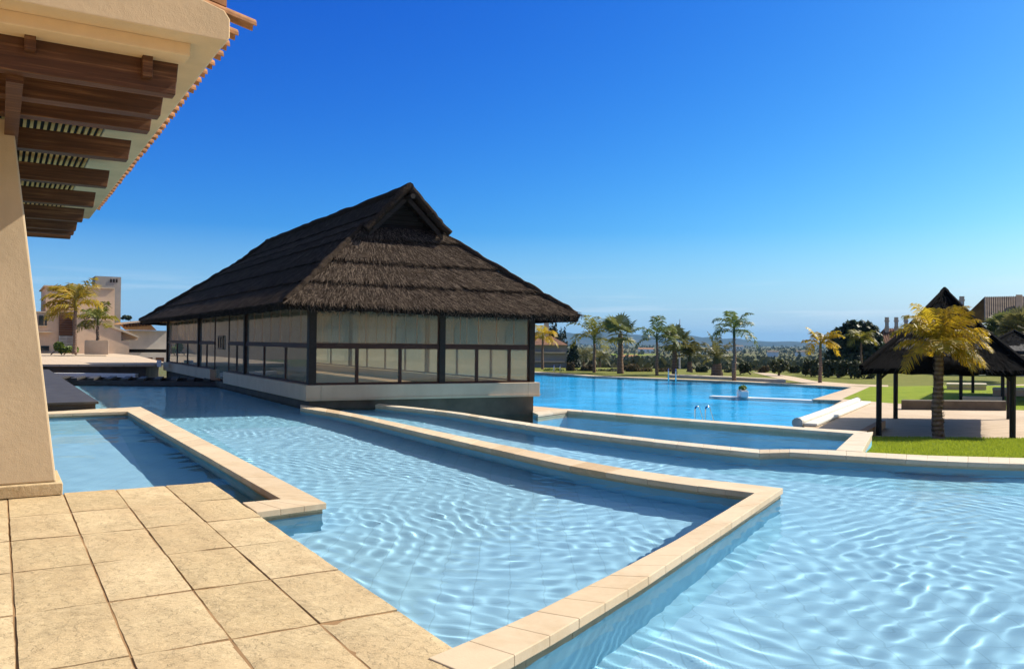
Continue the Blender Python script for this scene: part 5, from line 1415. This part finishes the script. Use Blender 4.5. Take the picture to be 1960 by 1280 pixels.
hi_ = wn.nodes.new('ShaderNodeMix'); hi_.data_type = 'RGBA'; hi_.blend_type = 'MULTIPLY'; hi_.inputs[0].default_value = 1; hi_.inputs[7].default_value = (2.0, 1.6, 1.15, 1); wn.links.new(sk.outputs[0], hi_.inputs[6])
mx_ = wn.nodes.new('ShaderNodeMix'); mx_.data_type = 'RGBA'; wn.links.new(mr_.outputs[0], mx_.inputs[0]); wn.links.new(cb_.outputs[0], mx_.inputs[6]); wn.links.new(hi_.outputs[2], mx_.inputs[7])
lo_ = wn.nodes.new('ShaderNodeMapRange'); lo_.inputs['From Min'].default_value = .0; lo_.inputs['From Max'].default_value = .13; lo_.inputs['To Min'].default_value = .62; lo_.inputs['To Max'].default_value = 0; wn.links.new(sx_.outputs[2], lo_.inputs['Value'])
ml_ = wn.nodes.new('ShaderNodeMix'); ml_.data_type = 'RGBA'; ml_.inputs[7].default_value = (3.9, 5.9, 7.3, 1); wn.links.new(lo_.outputs[0], ml_.inputs[0]); wn.links.new(mx_.outputs[2], ml_.inputs[6])
mp_ = wn.nodes.new('ShaderNodeMapping'); mp_.inputs['Scale'].default_value = (5, 5, 85); wn.links.new(tc_.outputs['Generated'], mp_.inputs[0])
nz_ = wn.nodes.new('ShaderNodeTexNoise'); nz_.inputs['Scale'].default_value = 1.0; nz_.inputs['Detail'].default_value = 6; wn.links.new(mp_.outputs[0], nz_.inputs['Vector'])
rz_ = wn.nodes.new('ShaderNodeMapRange'); rz_.inputs['From Min'].default_value = .56; rz_.inputs['From Max'].default_value = .74; rz_.inputs['To Max'].default_value = .42; wn.links.new(nz_.outputs[0], rz_.inputs['Value'])
bd_ = wn.nodes.new('ShaderNodeValToRGB'); e_ = bd_.color_ramp.elements; e_[0].position = .012; e_[0].color = (0, 0, 0, 1); e_[1].position = .035; e_[1].color = (1, 1, 1, 1); e3_ = e_.new(.085); e3_.color = (0, 0, 0, 1); wn.links.new(sx_.outputs[2], bd_.inputs[0])
cm_ = wn.nodes.new('ShaderNodeMath'); cm_.operation = 'MULTIPLY'; wn.links.new(rz_.outputs[0], cm_.inputs[0]); wn.links.new(bd_.outputs[0], cm_.inputs[1])
mc_ = wn.nodes.new('ShaderNodeMix'); mc_.data_type = 'RGBA'; mc_.inputs[7].default_value = (7.0, 7.6, 8.0, 1); wn.links.new(cm_.outputs[0], mc_.inputs[0]); wn.links.new(ml_.outputs[2], mc_.inputs[6])
wn.links.new(mc_.outputs[2], bgn.inputs[0]); bgn.inputs[1].default_value = .098
sl_ = bpy.data.lights.new('sun', 'SUN'); sl_.energy = 4.8; sl_.angle = R(.5); sl_.color = (1, .925, .79); sl_.cycles.is_caustics_light = True
so = bpy.data.objects.new('sun', sl_); COL.objects.link(so)
so.rotation_euler = Vector((math.sin(SAZ)*math.cos(SEL), math.cos(SAZ)*math.cos(SEL), math.sin(SEL))).to_track_quat('Z', 'Y').to_euler()
so.location = (60, 25, 60)
vs_ = S.view_settings; vs_.view_transform = 'Standard'; vs_.look = 'None'; vs_.exposure = .52; vs_.gamma = 1; vs_.use_curve_mapping = False
S.cycles.use_denoising = True; S.cycles.max_bounces = 10; S.cycles.transparent_max_bounces = 24; S.cycles.transmission_bounces = 8; S.cycles.volume_bounces = 0
S.cycles.caustics_reflective = False; S.cycles.caustics_refractive = True; S.cycles.sample_clamp_indirect = 6.0
S.render.film_transparent = False
